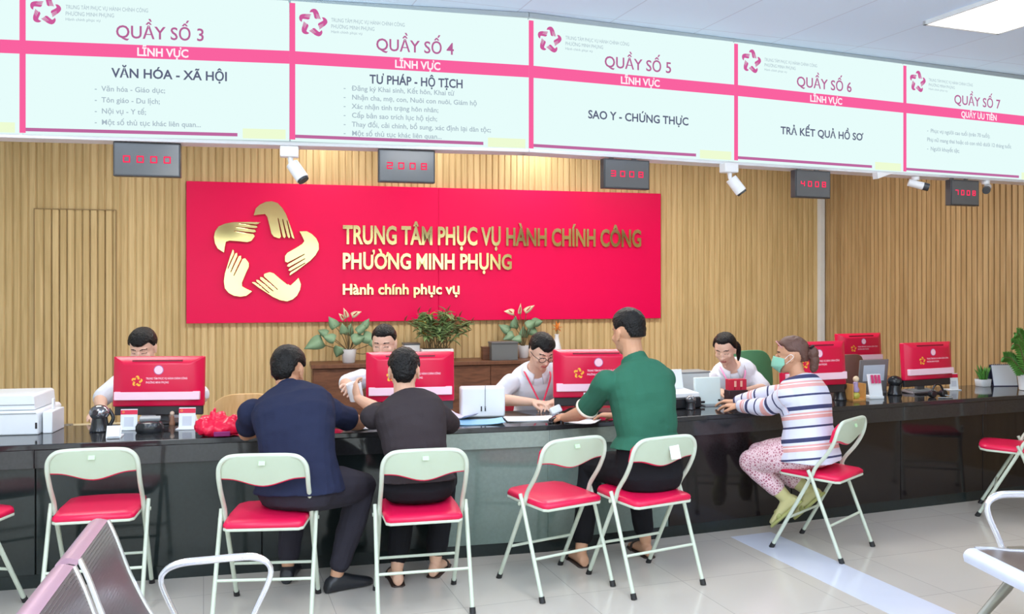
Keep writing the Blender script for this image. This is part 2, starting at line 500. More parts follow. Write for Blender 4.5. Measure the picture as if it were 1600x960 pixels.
for s in (SL + 0.1, -2.2, -0.9, 0.6, 1.7, 3.0, SR - 0.1):
    mb = MB(); mb.prism(cpoly(0.076, DEP - 0.06, s - 0.01, s + 0.01), 0, TOPZ - 0.031); obj('support_panel', mb, mat('carcass_dark', (40, 38, 36), 0.6), ctr)

# ================================================================= screens above the counter
SCR = [V((-4.0, 4.41, 0)), V((-2.56, 4.658, 0)), V((-1.21, 4.874, 0)), V((0.097, 5.20, 0)), V((1.415, 5.71, 0)), V((2.746, 6.29, 0)), V((4.10, 6.89, 0))]
ZB, ZT = 2.363, 3.118
E_WHITE = emat('screen_white', (231, 253, 251), 1.0)
E_MAG = emat('screen_magenta', (250, 98, 160), 1.0)
E_PUR = emat('screen_violet', (190, 106, 160), 1.0)
E_HEAD = emat('screen_heading', (184, 100, 152), 1.0)
E_SUB = emat('screen_slate', (94, 100, 126), 1.0)
E_GREY = emat('screen_grey', (168, 186, 198), 1.0)
E_TXT = emat('screen_letter_white', (255, 244, 250), 1.0)
E_YEL = emat('screen_lime', (238, 252, 212), 1.0)
E_LOGO = emat('screen_logo', (206, 92, 156), 1.0)
HOUSE = mat('screen_housing_grey', (196, 200, 206), 0.45)
ORG = ["TRUNG TÂM PHỤC VỤ HÀNH CHÍNH CÔNG", "PHƯỜNG MINH PHỤNG", "Hành chính phục vụ"]
BUL3 = ["-  Văn hóa - Giáo dục;", "-  Tôn giáo - Du lịch;", "-  Nội vụ - Y tế;", "-  Một số thủ tục khác liên quan..."]
BUL4 = ["-   Đăng ký Khai sinh, Kết hôn, Khai tử", "-   Nhận cha, mẹ, con, Nuôi con nuôi, Giám hộ", "-   Xác nhận tình trạng hôn nhân;", "-   Cấp bản sao trích lục hộ tịch;", "-   Thay đổi, cải chính, bổ sung, xác định lại dân tộc;", "-   Một số thủ tục khác liên quan..."]
BUL7 = ["-  Phục vụ người cao tuổi (trên 70 tuổi);", "   Phụ nữ mang thai hoặc có con nhỏ dưới 12 tháng tuổi;", "-  Người khuyết tật;"]
def screen(i, label, title, band, sub, subf, bul, b0, bstep, bx, titlex=0.51, subx=0.52, subw=0.45, bulw=None):
    a, b = SCR[i], SCR[i + 1]
    u = (b - a); w = u.length; u.normalize(); ang = math.atan2(u.y, u.x); h = ZT - ZB
    t = thing('display_screen', label, 'screen', V((a.x, a.y, ZB)), ang, 'service screens over the counter')
    mb = MB(); mb.box((w / 2, 0.03, h / 2), (w - 0.014, 0.06, h)); obj('screen', mb, E_WHITE, t, smooth=False)
    e = -0.0012
    def rect(m, x0, x1, z0, z1, y=e): m.quad((x0, y, z0), (x1, y, z0), (x1, y, z1), (x0, y, z1))
    mb = MB()
    rect(mb, 0.0, 0.030, 0, h * 0.985); rect(mb, 0.030, w, h * 0.545, h * 0.638)
    obj('band', mb, E_MAG, t, smooth=False)
    mb = MB(); rect(mb, 0.030, w * 0.80, h * 0.012, h * 0.036); obj('underline', mb, E_PUR, t, smooth=False)
    mb = MB(); rect(mb, w * 0.82, w * 0.985, h * 0.0, h * 0.07, e * 0.6); obj('corner_tint', mb, E_YEL, t, smooth=False)
    e2 = -0.0026
    if title: obj('lettering', move(text_mb(title, h * 0.088, w * 0.325, 'CENTER', bold=0.012), T(w * titlex, e2, h * 0.683)), E_HEAD, t, smooth=False)
    if band: obj('lettering', move(text_mb(band, h * 0.056, w * 0.19 if len(band) < 10 else w * 0.25, 'CENTER', bold=0.03), T(w * (titlex + 0.01), e2, h * 0.562)), E_TXT, t, smooth=False)
    if sub: obj('lettering', move(text_mb(sub, h * 0.064, w * subw, 'CENTER', bold=0.022), T(w * subx, e2, h * subf)), E_SUB, t, smooth=False)
    if bul:
        for k, s in enumerate(bul):
            obj('lettering', move(text_mb(s, h * 0.036, None, bold=0.012), T(w * bx, e2, h * (b0 - k * bstep))), E_GREY, t, smooth=False)
    for k, s in enumerate(ORG):
        m2 = move(text_mb(s, h * (0.028, 0.028, 0.020)[k], w * (0.30, 0.175, 0.125)[k]), T(w * 0.165, e2, h * (0.868, 0.822, 0.787)[k]))
        obj('lettering', m2, E_GREY, t, smooth=False)
    obj('logo', move(star_mark(h * 0.105), T(w * 0.092, e2, h * 0.85)), E_LOGO, t, smooth=False)
    return t
screen(0, 'service screen cut off by the left edge of the photo', None, None, None, 0.42, ["p"], 0.214, 0.07, 0.925)
screen(1, 'lit service screen headed QUẦY SỐ 3', 'QUẦY SỐ 3', 'LĨNH VỰC', 'VĂN HÓA - XÃ HỘI', 0.405, BUL3, 0.305, 0.078, 0.27, subx=0.545, subw=0.43)
screen(2, 'lit service screen headed QUẦY SỐ 4', 'QUẦY SỐ 4', 'LĨNH VỰC', 'TƯ PHÁP - HỘ TỊCH', 0.435, BUL4, 0.375, 0.066, 0.215, subx=0.515, subw=0.39)
screen(3, 'lit service screen headed QUẦY SỐ 5', 'QUẦY SỐ 5', 'LĨNH VỰC', 'SAO Y - CHỨNG THỰC', 0.265, None, 0, 0, 0, subx=0.515, subw=0.49)
screen(4, 'lit service screen headed QUẦY SỐ 6', 'QUẦY SỐ 6', 'LĨNH VỰC', 'TRẢ KẾT QUẢ HỒ SƠ', 0.255, None, 0, 0, 0, subx=0.50, subw=0.49)
screen(5, 'lit service screen headed QUẦY SỐ 7', 'QUẦY SỐ 7', 'QUẦY ƯU TIÊN', None, 0, BUL7, 0.385, 0.085, 0.155, titlex=0.50)
hs = thing('screen_housing', 'long pale housing carrying the row of service screens under the ceiling', 'housing', (0.097, 5.2, ZB))
oo = V((0.097, 5.2, 0))
for a, b in ((0, 3), (3, 6)):
    pa, pb = SCR[a], SCR[b]; u = (pb - pa).normalized(); n = V((-u.y, u.x, 0))
    q = [pa - oo, pb - oo, pb + n * 0.13 - oo, pa + n * 0.13 - oo]
    c0, c1 = pa + n * 0.075 - oo, pb + n * 0.075 - oo
    mb = MB(); mb.prism([(p.x, p.y) for p in (c0, c1, q[2], q[3])], -0.02, CEIL - ZB - 0.001); obj('back_box', mb, HOUSE, hs, smooth=False)
    mb = MB()
    f = [pa - n * 0.012 - oo, pb - n * 0.012 - oo, pb + n * 0.135 - oo, pa + n * 0.135 - oo]
    mb.prism([(p.x, p.y) for p in f], -0.024, -0.003); obj('bottom_rail', mb, mat('rail_pale', (222, 220, 228), 0.4), hs, bevel=0.004)
    mb = MB(); mb.prism([(p.x, p.y) for p in f], ZT - ZB + 0.002, CEIL - ZB - 0.001); obj('top_rail', mb, mat('rail_grey', (176, 184, 190), 0.4), hs, bevel=0.003)

# red number displays hanging below the housing
SEG = {'a': (0, .5, .8, .12), 'd': (0, -.5, .8, .12), 'g': (0, 0, .8, .12), 'f': (-.4, .25, .14, .5), 'b': (.4, .25, .14, .5), 'e': (-.4, -.25, .14, .5), 'c': (.4, -.25, .14, .5)}
DIG = {'0': 'abcdef', '1': 'bc', '2': 'abged', '3': 'abgcd', '4': 'fgbc', '5': 'afgcd', '6': 'afgedc', '7': 'abc', '8': 'abcdefg', '9': 'abcdfg'}
DISP = mat('display_black', (96, 98, 102), 0.12, spec=0.6)
E_RED = emat('led_red', (236, 44, 84), 1.5)
def number_display(px0, px1, py0, py1, Y, ang, label, digits):
    w = (px1 - px0) * Y / FPX / math.cos(ang) * (1 + 0.0); c = D((px0 + px1) / 2, (py0 + py1) / 2, Y); h = (py1 - py0) * Y / FPX
    t = thing('number_display', label, 'display', c - V((0, 0, h / 2)), ang, 'queue number displays')
    mb = MB(); mb.box((0, 0, h / 2), (w, 0.05, h)); obj('case', mb, mat('display_case', (58, 58, 62), 0.35), t, bevel=0.004)
    mb = MB(); mb.box((0, -0.0245, h / 2), (w - 0.018, 0.006, h - 0.018)); obj('glass', mb, DISP, t)
    dw = w * 0.80 / 4
    for k, ch in enumerate(digits):
        mb = MB()
        for sg in DIG[ch]:
            x, z, sx, sz = SEG[sg]
            mb.box((-w * 0.40 + dw * (k + 0.5) + x * dw * 0.55, -0.0285, h * 0.50 + z * h * 0.17), (sx * dw * 0.62, 0.003, sz * h * 0.17 + 0.003))
        obj('digit', mb, E_RED, t, smooth=False)
    top = ZB - 0.0245 - (c.z - h / 2)
    for s in (-1, 1):
        mb = MB(); mb.box((s * w * 0.25, 0.031, (h * .6 + top) / 2), (0.03, 0.012, top - h * .6 - 0.002)); obj('bracket', mb, mat('bracket_steel', (120, 122, 124), 0.4, 0.6), t)
    return t
number_display(183, 279, 224, 277, 4.84, AL, 'red number display hanging under the QUẦY SỐ 3 screen', '0000')
number_display(592, 678, 235, 286, 5.10, AL, 'red number display hanging under the QUẦY SỐ 4 screen', '2008')
number_display(939, 1014, 250, 296, 5.43, AR, 'red number display hanging under the QUẦY SỐ 5 screen', '3008')
number_display(1235, 1298, 267, 310, 5.95, AR, 'red number display hanging under the QUẦY SỐ 6 screen', '4008')
number_display(1476, 1531, 282, 322, 6.47, AR, 'red number display hanging under the QUẦY SỐ 7 screen', '7008')

# white spotlights and small cameras under the housing
WHITEP = mat('white_paint', (236, 236, 240), 0.4, var=0.02)
DARKP = mat('dark_lens', (52, 54, 58), 0.25)
def spot(px, py, Y, ang, label, group):
    c = D(px, py, Y); k = Y / FPX
    t = thing('spotlight', label, 'spotlight', V((c.x, c.y, ZB - 0.025)), ang, group)
    top = 0.0
    mb = MB(); mb.box((-0.01, 0, -0.03), (0.10, 0.07, 0.06)); obj('mount', mb, WHITEP, t, bevel=0.006)
    mb = MB(); mb.tube([(-0.005, 0, -0.055), (-0.002, 0, -0.09), (0.015, -0.005, -0.115)], [0.016, 0.013, 0.015], 12); obj('arm', mb, WHITEP, t)
    mb = MB(); a = V((0.005, 0.0, -0.095)); b = V((0.062, -0.03, -0.182)); mb.cyl(a, b, 0.036, 0.037, 24); hd = obj('lamp_head', mb, WHITEP, t, bevel=0.003)
    d_ = (b - a).normalized(); mb = MB(); mb.cyl(b - d_ * 0.004, b + d_ * 0.012, 0.033, 0.031, 24); obj('lens', mb, DARKP, hd)
    return t
spot(455, 232, 4.97, AL, 'white spotlight under the screens, near the red sign left half', 'white spotlights')
spot(1141, 262, 5.68, AR, 'white spotlight under the screens, right of the red sign', 'white spotlights')
def minicam(px, py, Y, ang, flip, label):
    c = D(px, py, Y)
    t = thing('security_camera', label, 'camera', V((c.x, c.y, ZB - 0.025)), ang, 'small cameras')
    mb = MB(); mb.cyl((0, 0, 0), (0, 0, -0.025), 0.03, 0.028); mb.tube([(0, 0, -0.02), (0, 0, -0.045)], 0.01); obj('mount', mb, WHITEP, t)
    mb = MB(); a = V((-0.045 * flip, 0.02, -0.04)); b = V((0.05 * flip, -0.05, -0.075)); mb.cyl(a, b, 0.026, 0.027); hd = obj('camera_body', mb, WHITEP, t, bevel=0.003)
    d_ = (b - a).normalized(); mb = MB(); mb.cyl(b - d_ * 0.02, b + d_ * 0.018, 0.0285, 0.027); obj('lens', mb, DARKP, hd)
minicam(1430, 275, 6.40, AR, 1, 'little bullet camera under the screens, left of the QUẦY SỐ 7 number display')
minicam(1540, 285, 6.66, AR, -1, 'little bullet camera under the screens, right of the QUẦY SỐ 7 number display')
c = D(1374, 277, 6.2)
mb = MB(); mb.prism([(-0.065, 0.0), (0.075, 0.0), (-0.058, -0.045)], 0, 0.05, RX(R(90)))
tag(obj('shelf_bracket', mb, WHITEP, loc=V((c.x, c.y, ZB - 0.025)), rot=(0, 0, AR), bevel=0.002), 'white triangular bracket under the QUẦY SỐ 6 screen', 'bracket')

# ================================================================= red wall sign
sg = thing('wall_sign', 'wide crimson wall sign with gold star of hands and gold lettering', 'sign', WO - NW * 0.0, AW)
S1 = wall_px(1030)[0]; Z0, Z1 = 1.197, 2.528
SM = wall_px(684)[0]
RED = mat('sign_crimson', (236, 2, 84), 0.34, spec=0.22, var=0.02)
mb = MB(); mb.box((SM / 2, -0.022, (Z0 + Z1) / 2), (SM - 0.002, 0.044, Z1 - Z0)); obj('board', mb, RED, sg, bevel=0.003)
mb = MB(); mb.box(((SM + S1) / 2, -0.022, (Z0 + Z1) / 2), (S1 - SM - 0.002, 0.044, Z1 - Z0)); obj('board', mb, RED, sg, bevel=0.003)
GOLD = mat('polished_gold', (232, 210, 150), 0.12, metal=1.0, var=0.05)
GOLD2 = mat('gold_edge', (150, 120, 60), 0.3, metal=1.0)
cs, cz = wall_px(415.5, 397)
obj('emblem', move(star_mark(0.505, 0.03), T(cs, -0.045, cz)), GOLD, sg, bevel=0.004, seg=1)
def signline(txt, x0, x1, ytop, ybot, bold):
    a, zt_ = wall_px(x0, ytop); _, zb_ = wall_px(x0, ybot); b, _ = wall_px(x1)
    obj('lettering', move(text_mb(txt, zt_ - zb_, b - a, 'LEFT', depth=0.022, bold=bold), T(a, -0.045, zb_)), GOLD, sg, smooth=False)
signline(ORG[0], 535, 998, 353, 381, 0.028)
signline(ORG[1], 535, 797, 396, 420, 0.028)
signline(ORG[2], 535, 716, 444, 460, 0.026)
# small downlights washing the top of the sign
for px_, pw_ in ((505, 5.0), (690, 3.5), (832, 8.0)):
    q_ = wall(wall_px(px_)[0], 0.34, CEIL - 0.02)
    area('sign_downlight', q_, 0.12, 0.12, pw_, (0, 0, AW), (1, 0.96, 0.92))
# socket on the rail
s_, z_ = wall_px(106, 668)
t = thing('power_socket', 'twin dark power socket on the pale rail at the left', 'socket', wall(s_, 0.024, 0.27), AW)
mb = MB(); mb.box((0, -0.006, 0), (0.10, 0.012, 0.06)); obj('plate', mb, mat('socket_plate', (150, 140, 126), 0.4), t, bevel=0.003)
mb = MB(); mb.cyl((-0.027, -0.010, 0), (-0.027, -0.016, 0), 0.016); mb.cyl((0.027, -0.010, 0), (0.027, -0.016, 0), 0.016); obj('outlet', mb, DARKP, t)
# ================================================================= folding chairs
FRAME = mat('chair_frame_paint', (206, 216, 200), 0.35, var=0.03)
BACKP = mat('chair_back_plate', (196, 210, 188), 0.45, var=0.03)
PAD = mat('chair_pad_red', (226, 20, 78), 0.34, var=0.04)
RUBBER = mat('rubber_black', (34, 34, 36), 0.6)
PAPER = mat('paper_white', (240, 242, 246), 0.7, var=0.02)
def smoothpath(pts, n=6):
    out = []
    P_ = [V(p) for p in pts]
    for i in range(len(P_) - 1):
        p0 = P_[max(0, i - 1)]; p1 = P_[i]; p2 = P_[i + 1]; p3 = P_[min(len(P_) - 1, i + 2)]
        for k in range(n):
            t = k / n
            out.append(0.5 * ((2 * p1) + (p2 - p0) * t + (2 * p0 - 5 * p1 + 4 * p2 - p3) * t * t + (3 * p1 - p0 - 3 * p2 + p3) * t ** 3))
    out.append(P_[-1]); return out
def make_chair(label, loc, rz):
    t = thing('folding_chair', label, 'chair', loc, rz, 'red folding chairs at the counter')
    hw = 0.203
    prof = [(0.215, 0.012), (0.09, 0.24), (-0.025, 0.45), (-0.055, 0.515), (-0.115, 0.590), (-0.150, 0.645)]
    def side(s): return [(s * hw, y, z) for y, z in prof] + [(s * hw, -0.170, 0.690), (s * (hw - 0.006), -0.182, 0.735), (s * (hw - 0.030), -0.189, 0.768), (s * (hw - 0.075), -0.192, 0.783)]
    pts = side(-1) + [(0, -0.192, 0.785)] + side(1)[::-1]
    mb = MB(); mb.tube(smoothpath(pts, 5), 0.0112, 10); obj('back_frame', mb, FRAME, t)
    for s in (-1, 1):
        mb = MB(); mb.tube([(s * (hw + 0.021), -0.018, 0.500), (s * (hw + 0.021), -0.040, 0.455), (s * (hw + 0.021), -0.215, 0.012)], 0.0105, 10)
        lg = obj('rear_leg', mb, FRAME, t)
        mb = MB(); mb.cyl((s * (hw + 0.021), -0.209, 0.028), (s * (hw + 0.021), -0.219, 0.0), 0.0145, 0.0155, 12); obj('rubber_foot', mb, RUBBER, lg)
        mb = MB(); mb.cyl((s * hw, 0.206, 0.028), (s * hw, 0.221, 0.0), 0.0145, 0.0155, 12); obj('rubber_foot', mb, RUBBER, t)
        mb = MB(); mb.cyl((s * (hw - 0.012), -0.024, 0.452), (s * (hw + 0.034), -0.024, 0.452), 0.009); obj('pivot', mb, FRAME, t)
    mb = MB(); mb.tube([(-hw - 0.02, -0.142, 0.195), (hw + 0.02, -0.142, 0.195)], 0.0075); obj('crossbar', mb, FRAME, t)
    mb = MB(); mb.tube([(-hw, 0.115, 0.195), (hw, 0.115, 0.195)], 0.0075); obj('crossbar', mb, FRAME, t)
    # seat: rounded trapezoid pan with a soft red pad
    def seatpoly(k):
        base = [(-0.165, -0.185), (0.165, -0.185), (0.185, -0.165), (0.192, 0.0), (0.186, 0.165), (0.150, 0.205), (0.06, 0.218), (-0.06, 0.218), (-0.150, 0.205), (-0.186, 0.165), (-0.192, 0.0), (-0.185, -0.165)]
        return [(x * k, (y - 0.015) * k + 0.015) for x, y in base]
    tilt = T(0, 0, 0.437) @ RX(R(1.5))
    mb = MB(); mb.prism(seatpoly(1.0), 0.0, 0.014, tilt); obj('seat_pan', mb, FRAME, t, bevel=0.004)
    mb = MB(); rr = []
    for k, z in ((0.985, 0.0145), (1.0, 0.022), (0.985, 0.034), (0.93, 0.042), (0.7, 0.046), (0.3, 0.047)):
        rr.append([tilt @ V((x, y, z)) for x, y in seatpoly(k)])
    mb.rings(rr); obj('seat', mb, PAD, t, angle=60)
    # back rest: curved plate with a waved lower edge, padded red on its front
    def plate(y_off, thick, inset, zlow=0.0):
        m = MB(); n = 20; rows = []
        for i in range(n + 1):
            x = (i / n * 2 - 1) * (hw - 0.004 - inset); q = abs(x) / hw
            zt = 0.782 - inset - max(0, (q - 0.62)) ** 2 * 0.30 - (0.06 * max(0, q - 0.85))
            zb = 0.640 + zlow + 0.032 * (0.5 - 0.5 * math.cos(math.pi * min(1, q * 1.25))) + 0.004 * q
            bow = -0.018 * (1 - q * q)
            def yy(z): return -0.150 - (z - 0.645) * 0.30 + bow + y_off
            rows.append([V((x, yy(zb), zb)), V((x, yy((zb + zt) / 2) - 0.003, (zb + zt) / 2)), V((x, yy(zt), zt)), V((x, yy(zt) + thick, zt)), V((x, yy((zb + zt) / 2) + thick, (zb + zt) / 2)), V((x, yy(zb) + thick, zb))])
        m.rings(rows); return m
    obj('back_plate', plate(0.0, 0.004, 0.0), BACKP, t, angle=50)
    obj('back_pad', plate(0.0045, 0.022, 0.0, -0.007), PAD, t, bevel=0.003, angle=50)
    return t
def chair_sticker(t, kind):
    if kind == 'tag':
        mb = MB(); mb.box((0, -0.2075, 0.752), (0.030, 0.002, 0.020), RX(R(-17))); obj('sticker', mb, mat('sticker_green', (196, 236, 190), 0.5), t)
    else:
        mb = MB(); mb.box((0.045, -0.2035, 0.722), (0.062, 0.002, 0.095), RX(R(-17))); obj('paper_label', mb, PAPER, t)
        mb = MB(); mb.box((0.048, -0.2005, 0.706), (0.030, 0.002, 0.035), RX(R(-17))); obj('printed_block', mb, mat('print_grey', (206, 212, 224), 0.7), t)
ch0 = make_chair('empty red folding chair between the plum bag and the left photo edge, behind the steel bench', (-2.045, 4.46, 0), R(13))
CH = [('red folding chair cut off by the left edge of the photo', (-2.65, 4.262), -10),
      ('red folding chair under the man in the navy shirt', (-1.17, 4.33), 5),
      ('red folding chair under the person in the charcoal shirt', (-0.455, 4.445), 13),
      ('empty red folding chair turned left beside the man in green', (0.22, 4.73), 33),
      ('red folding chair with white paper label on its back, under the man in green', (0.70, 4.773), 29),
      ('red folding chair under the woman in the striped sweater', (1.85, 5.355), 47),
      ('red folding chair cut off by the right edge of the photo', (3.44, 6.13), 60)]
ch0['label'] = 'empty red folding chair at the far left counter, behind the perforated bench'
CHS = [dup(ch0, l, (x, y, 0), R(a), 'red folding chairs at the counter') for l, (x, y), a in CH]
for c_ in [ch0] + CHS[:4]: chair_sticker(c_, 'tag')
chair_sticker(CHS[4], 'paper'); chair_sticker(CHS[5], 'tag')

# ================================================================= steel waiting benches
def perf_mat():
    m = bpy.data.materials.new('perforated_steel'); m.use_nodes = True
    nt = m.node_tree; n = nt.nodes; l = nt.links; b = n['Principled BSDF']
    tc = n.new('ShaderNodeTexCoord'); mp = n.new('ShaderNodeMapping'); mp.inputs['Scale'].default_value = (92, 92, 92); mp.inputs['Rotation'].default_value = (0, 0, 0)
    l.new(tc.outputs['UV'], mp.inputs['Vector'])
    vo = n.new('ShaderNodeTexVoronoi'); vo.voronoi_dimensions = '2D'; vo.inputs['Scale'].default_value = 1.0; vo.inputs['Randomness'].default_value = 0.0
    l.new(mp.outputs[0], vo.inputs['Vector'])
    lt = n.new('ShaderNodeMath'); lt.operation = 'LESS_THAN'; lt.inputs[1].default_value = 0.24; l.new(vo.outputs['Distance'], lt.inputs[0])
    inv = n.new('ShaderNodeMath'); inv.operation = 'SUBTRACT'; inv.inputs[0].default_value = 1.0; l.new(lt.outputs[0], inv.inputs[1])
    b.inputs['Base Color'].default_value = rgb(176, 170, 174); b.inputs['Metallic'].default_value = 0.85; b.inputs['Roughness'].default_value = 0.32
    l.new(inv.outputs[0], b.inputs['Alpha'])
    return m
PERF = perf_mat()
STEEL = mat('steel_sheet', (200, 164, 184), 0.3, metal=0.55, var=0.04)
CHROME = mat('polished_tube', (232, 234, 238), 0.22, metal=0.75, var=0.0)
LEGP = mat('bench_leg_grey', (150, 148, 138), 0.35, metal=0.5)
def sheet(x0, x1, prof, thick, name, m, parent):
    mb = MB(); n = len(prof); uv = []
    nor = []
    for i in range(n):
        a = V(prof[max(0, i - 1)]); b = V(prof[min(n - 1, i + 1)]); d_ = (b - a).normalized(); nor.append(V((d_.y, -d_.x)))
    acc = [0.0]
    for i in range(1, n): acc.append(acc[-1] + (V(prof[i]) - V(prof[i - 1])).length)
    vs = []; uvs = []
    for x in (x0, x1):
        for off in (0, thick):
            for i in range(n):
                p = V(prof[i]) + nor[i] * off; vs.append((x, p.x, p.y)); uvs.append((x, acc[i]))
    fs = []
    for i in range(n - 1):
        fs += [(i, i + 1, 2 * n + i + 1, 2 * n + i), (n + i, 3 * n + i, 3 * n + i + 1, n + i + 1), (i, n + i, n + i + 1, i + 1), (2 * n + i, 2 * n + i + 1, 3 * n + i + 1, 3 * n + i)]
    fs += [(0, 2 * n, 3 * n, n), (n - 1, 2 * n - 1, 4 * n - 1, 3 * n - 1)]
    mb.add(vs, fs); me = mb.mesh(name)
    ul = me.uv_layers.new(name='UVMap')
    for lp in me.loops: ul.data[lp.index].uv = uvs[lp.vertex_index]
    return obj(name, me, m, parent, angle=35)
def bench(label, loc, rz, seats, arm_x, beam, foot_x, armk=1.0):
    t = thing('waiting_bench', label, 'bench', loc, rz)
    for x0, x1 in seats:
        top = [(p.x, p.y) for p in smoothpath([(-0.255, 0.775), (-0.250, 0.805), (-0.225, 0.822), (-0.190, 0.815)], 3)]
        back = [(p.x, p.y) for p in smoothpath([(-0.190, 0.815), (-0.165, 0.755), (-0.125, 0.64), (-0.075, 0.53), (-0.03, 0.455)], 3)]
        seat = [(p.x, p.y) for p in smoothpath([(-0.03, 0.455), (0.0, 0.43), (0.05, 0.415), (0.20, 0.415), (0.34, 0.43), (0.40, 0.432)], 3)]
        front = [(p.x, p.y) for p in smoothpath([(0.40, 0.432), (0.43, 0.428), (0.45, 0.405), (0.445, 0.375)], 3)]
        sheet(x0, x1, top, 0.016, 'head_roll', STEEL, t)
        for nm, pr in (('back_panel', back), ('seat_panel', seat)):
            sheet(x0 + 0.014, x1 - 0.014, pr, 0.004, nm, PERF, t)
        sheet(x0, x1, front, 0.014, 'front_roll', mat('bench_front_edge', (214, 222, 244), 0.35, metal=0.1), t)
        for x in (x0 + 0.007, x1 - 0.007):
            mb = MB(); mb.tube([V((x, y, z)) for y, z in back + seat], 0.008, 8); obj('edge_trim', mb, CHROME, t)
    mb = MB(); mb.box(((beam[0] + beam[1]) / 2, 0.10, 0.36), (beam[1] - beam[0], 0.08, 0.05)); obj('beam', mb, LEGP, t, bevel=0.004)
    for x in (seats[0][0], seats[-1][1]):
        pass
    for x0, x1 in seats:
        for x in (x0 + 0.06, x1 - 0.06):
            mb = MB(); mb.box((x, 0.10, 0.396), (0.03, 0.20, 0.03)); obj('seat_bracket', mb, LEGP, t)
            mb = MB(); mb.tube([(x, 0.02, 0.385), (x, -0.06, 0.42), (x, -0.11, 0.55)], 0.010); obj('back_bracket', mb, LEGP, t)
    for x in arm_x:
        mb = MB()
        pts = smoothpath([(x, 0.05, 0.385), (x, 0.02, 0.46), (x, -0.03, 0.58), (x, -0.02, 0.625), (x, 0.03, 0.648), (x, 0.12, 0.652), (x, 0.20, 0.654), (x, 0.27, 0.650), (x, 0.315, 0.62), (x, 0.315, 0.57), (x, 0.27, 0.47), (x, 0.235, 0.385)], 4)
        rr = [armk * 0.0095 + 0.0035 * math.exp(-((p.z - 0.652) / 0.02) ** 2) for p in pts]
        mb.tube(pts, rr, 12); mb.box((x, 0.14, 0.375), (0.03, 0.24, 0.02)); obj('armrest', mb, CHROME, t)
    for x in foot_x:
        mb = MB()
        mb.tube([(x, 0.10, 0.335), (x, 0.18, 0.22), (x, 0.36, 0.035)], [0.030, 0.026, 0.018], 10, flat=0.7); mb.tube([(x, 0.10, 0.335), (x, 0.02, 0.22), (x, -0.20, 0.035)], [0.030, 0.026, 0.018], 10, flat=0.7)
        lg = obj('leg', mb, LEGP, t)
        for y in (0.37, -0.21):
            mb = MB(); mb.cyl((x, y, 0.03), (x, y, 0.0), 0.022, 0.026); obj('foot_pad', mb, RUBBER, lg)
    return t
bench('perforated steel waiting bench seen from its side at the lower left', (-1.128, 2.957, 0), math.atan2(-.969, .248), [(0.0, 0.43), (0.485, 0.915)], (-0.03, ), (-0.04, 0.95), (0.25, 0.8))
bench('perforated steel waiting bench with a chrome armrest at the lower right edge', (2.404, 3.93, 0), math.atan2(.995, -.10), [(-0.915, -0.485), (-0.43, 0.0)], (0.03, ), (-0.95, 0.16), (0.10, -0.8), 1.35)

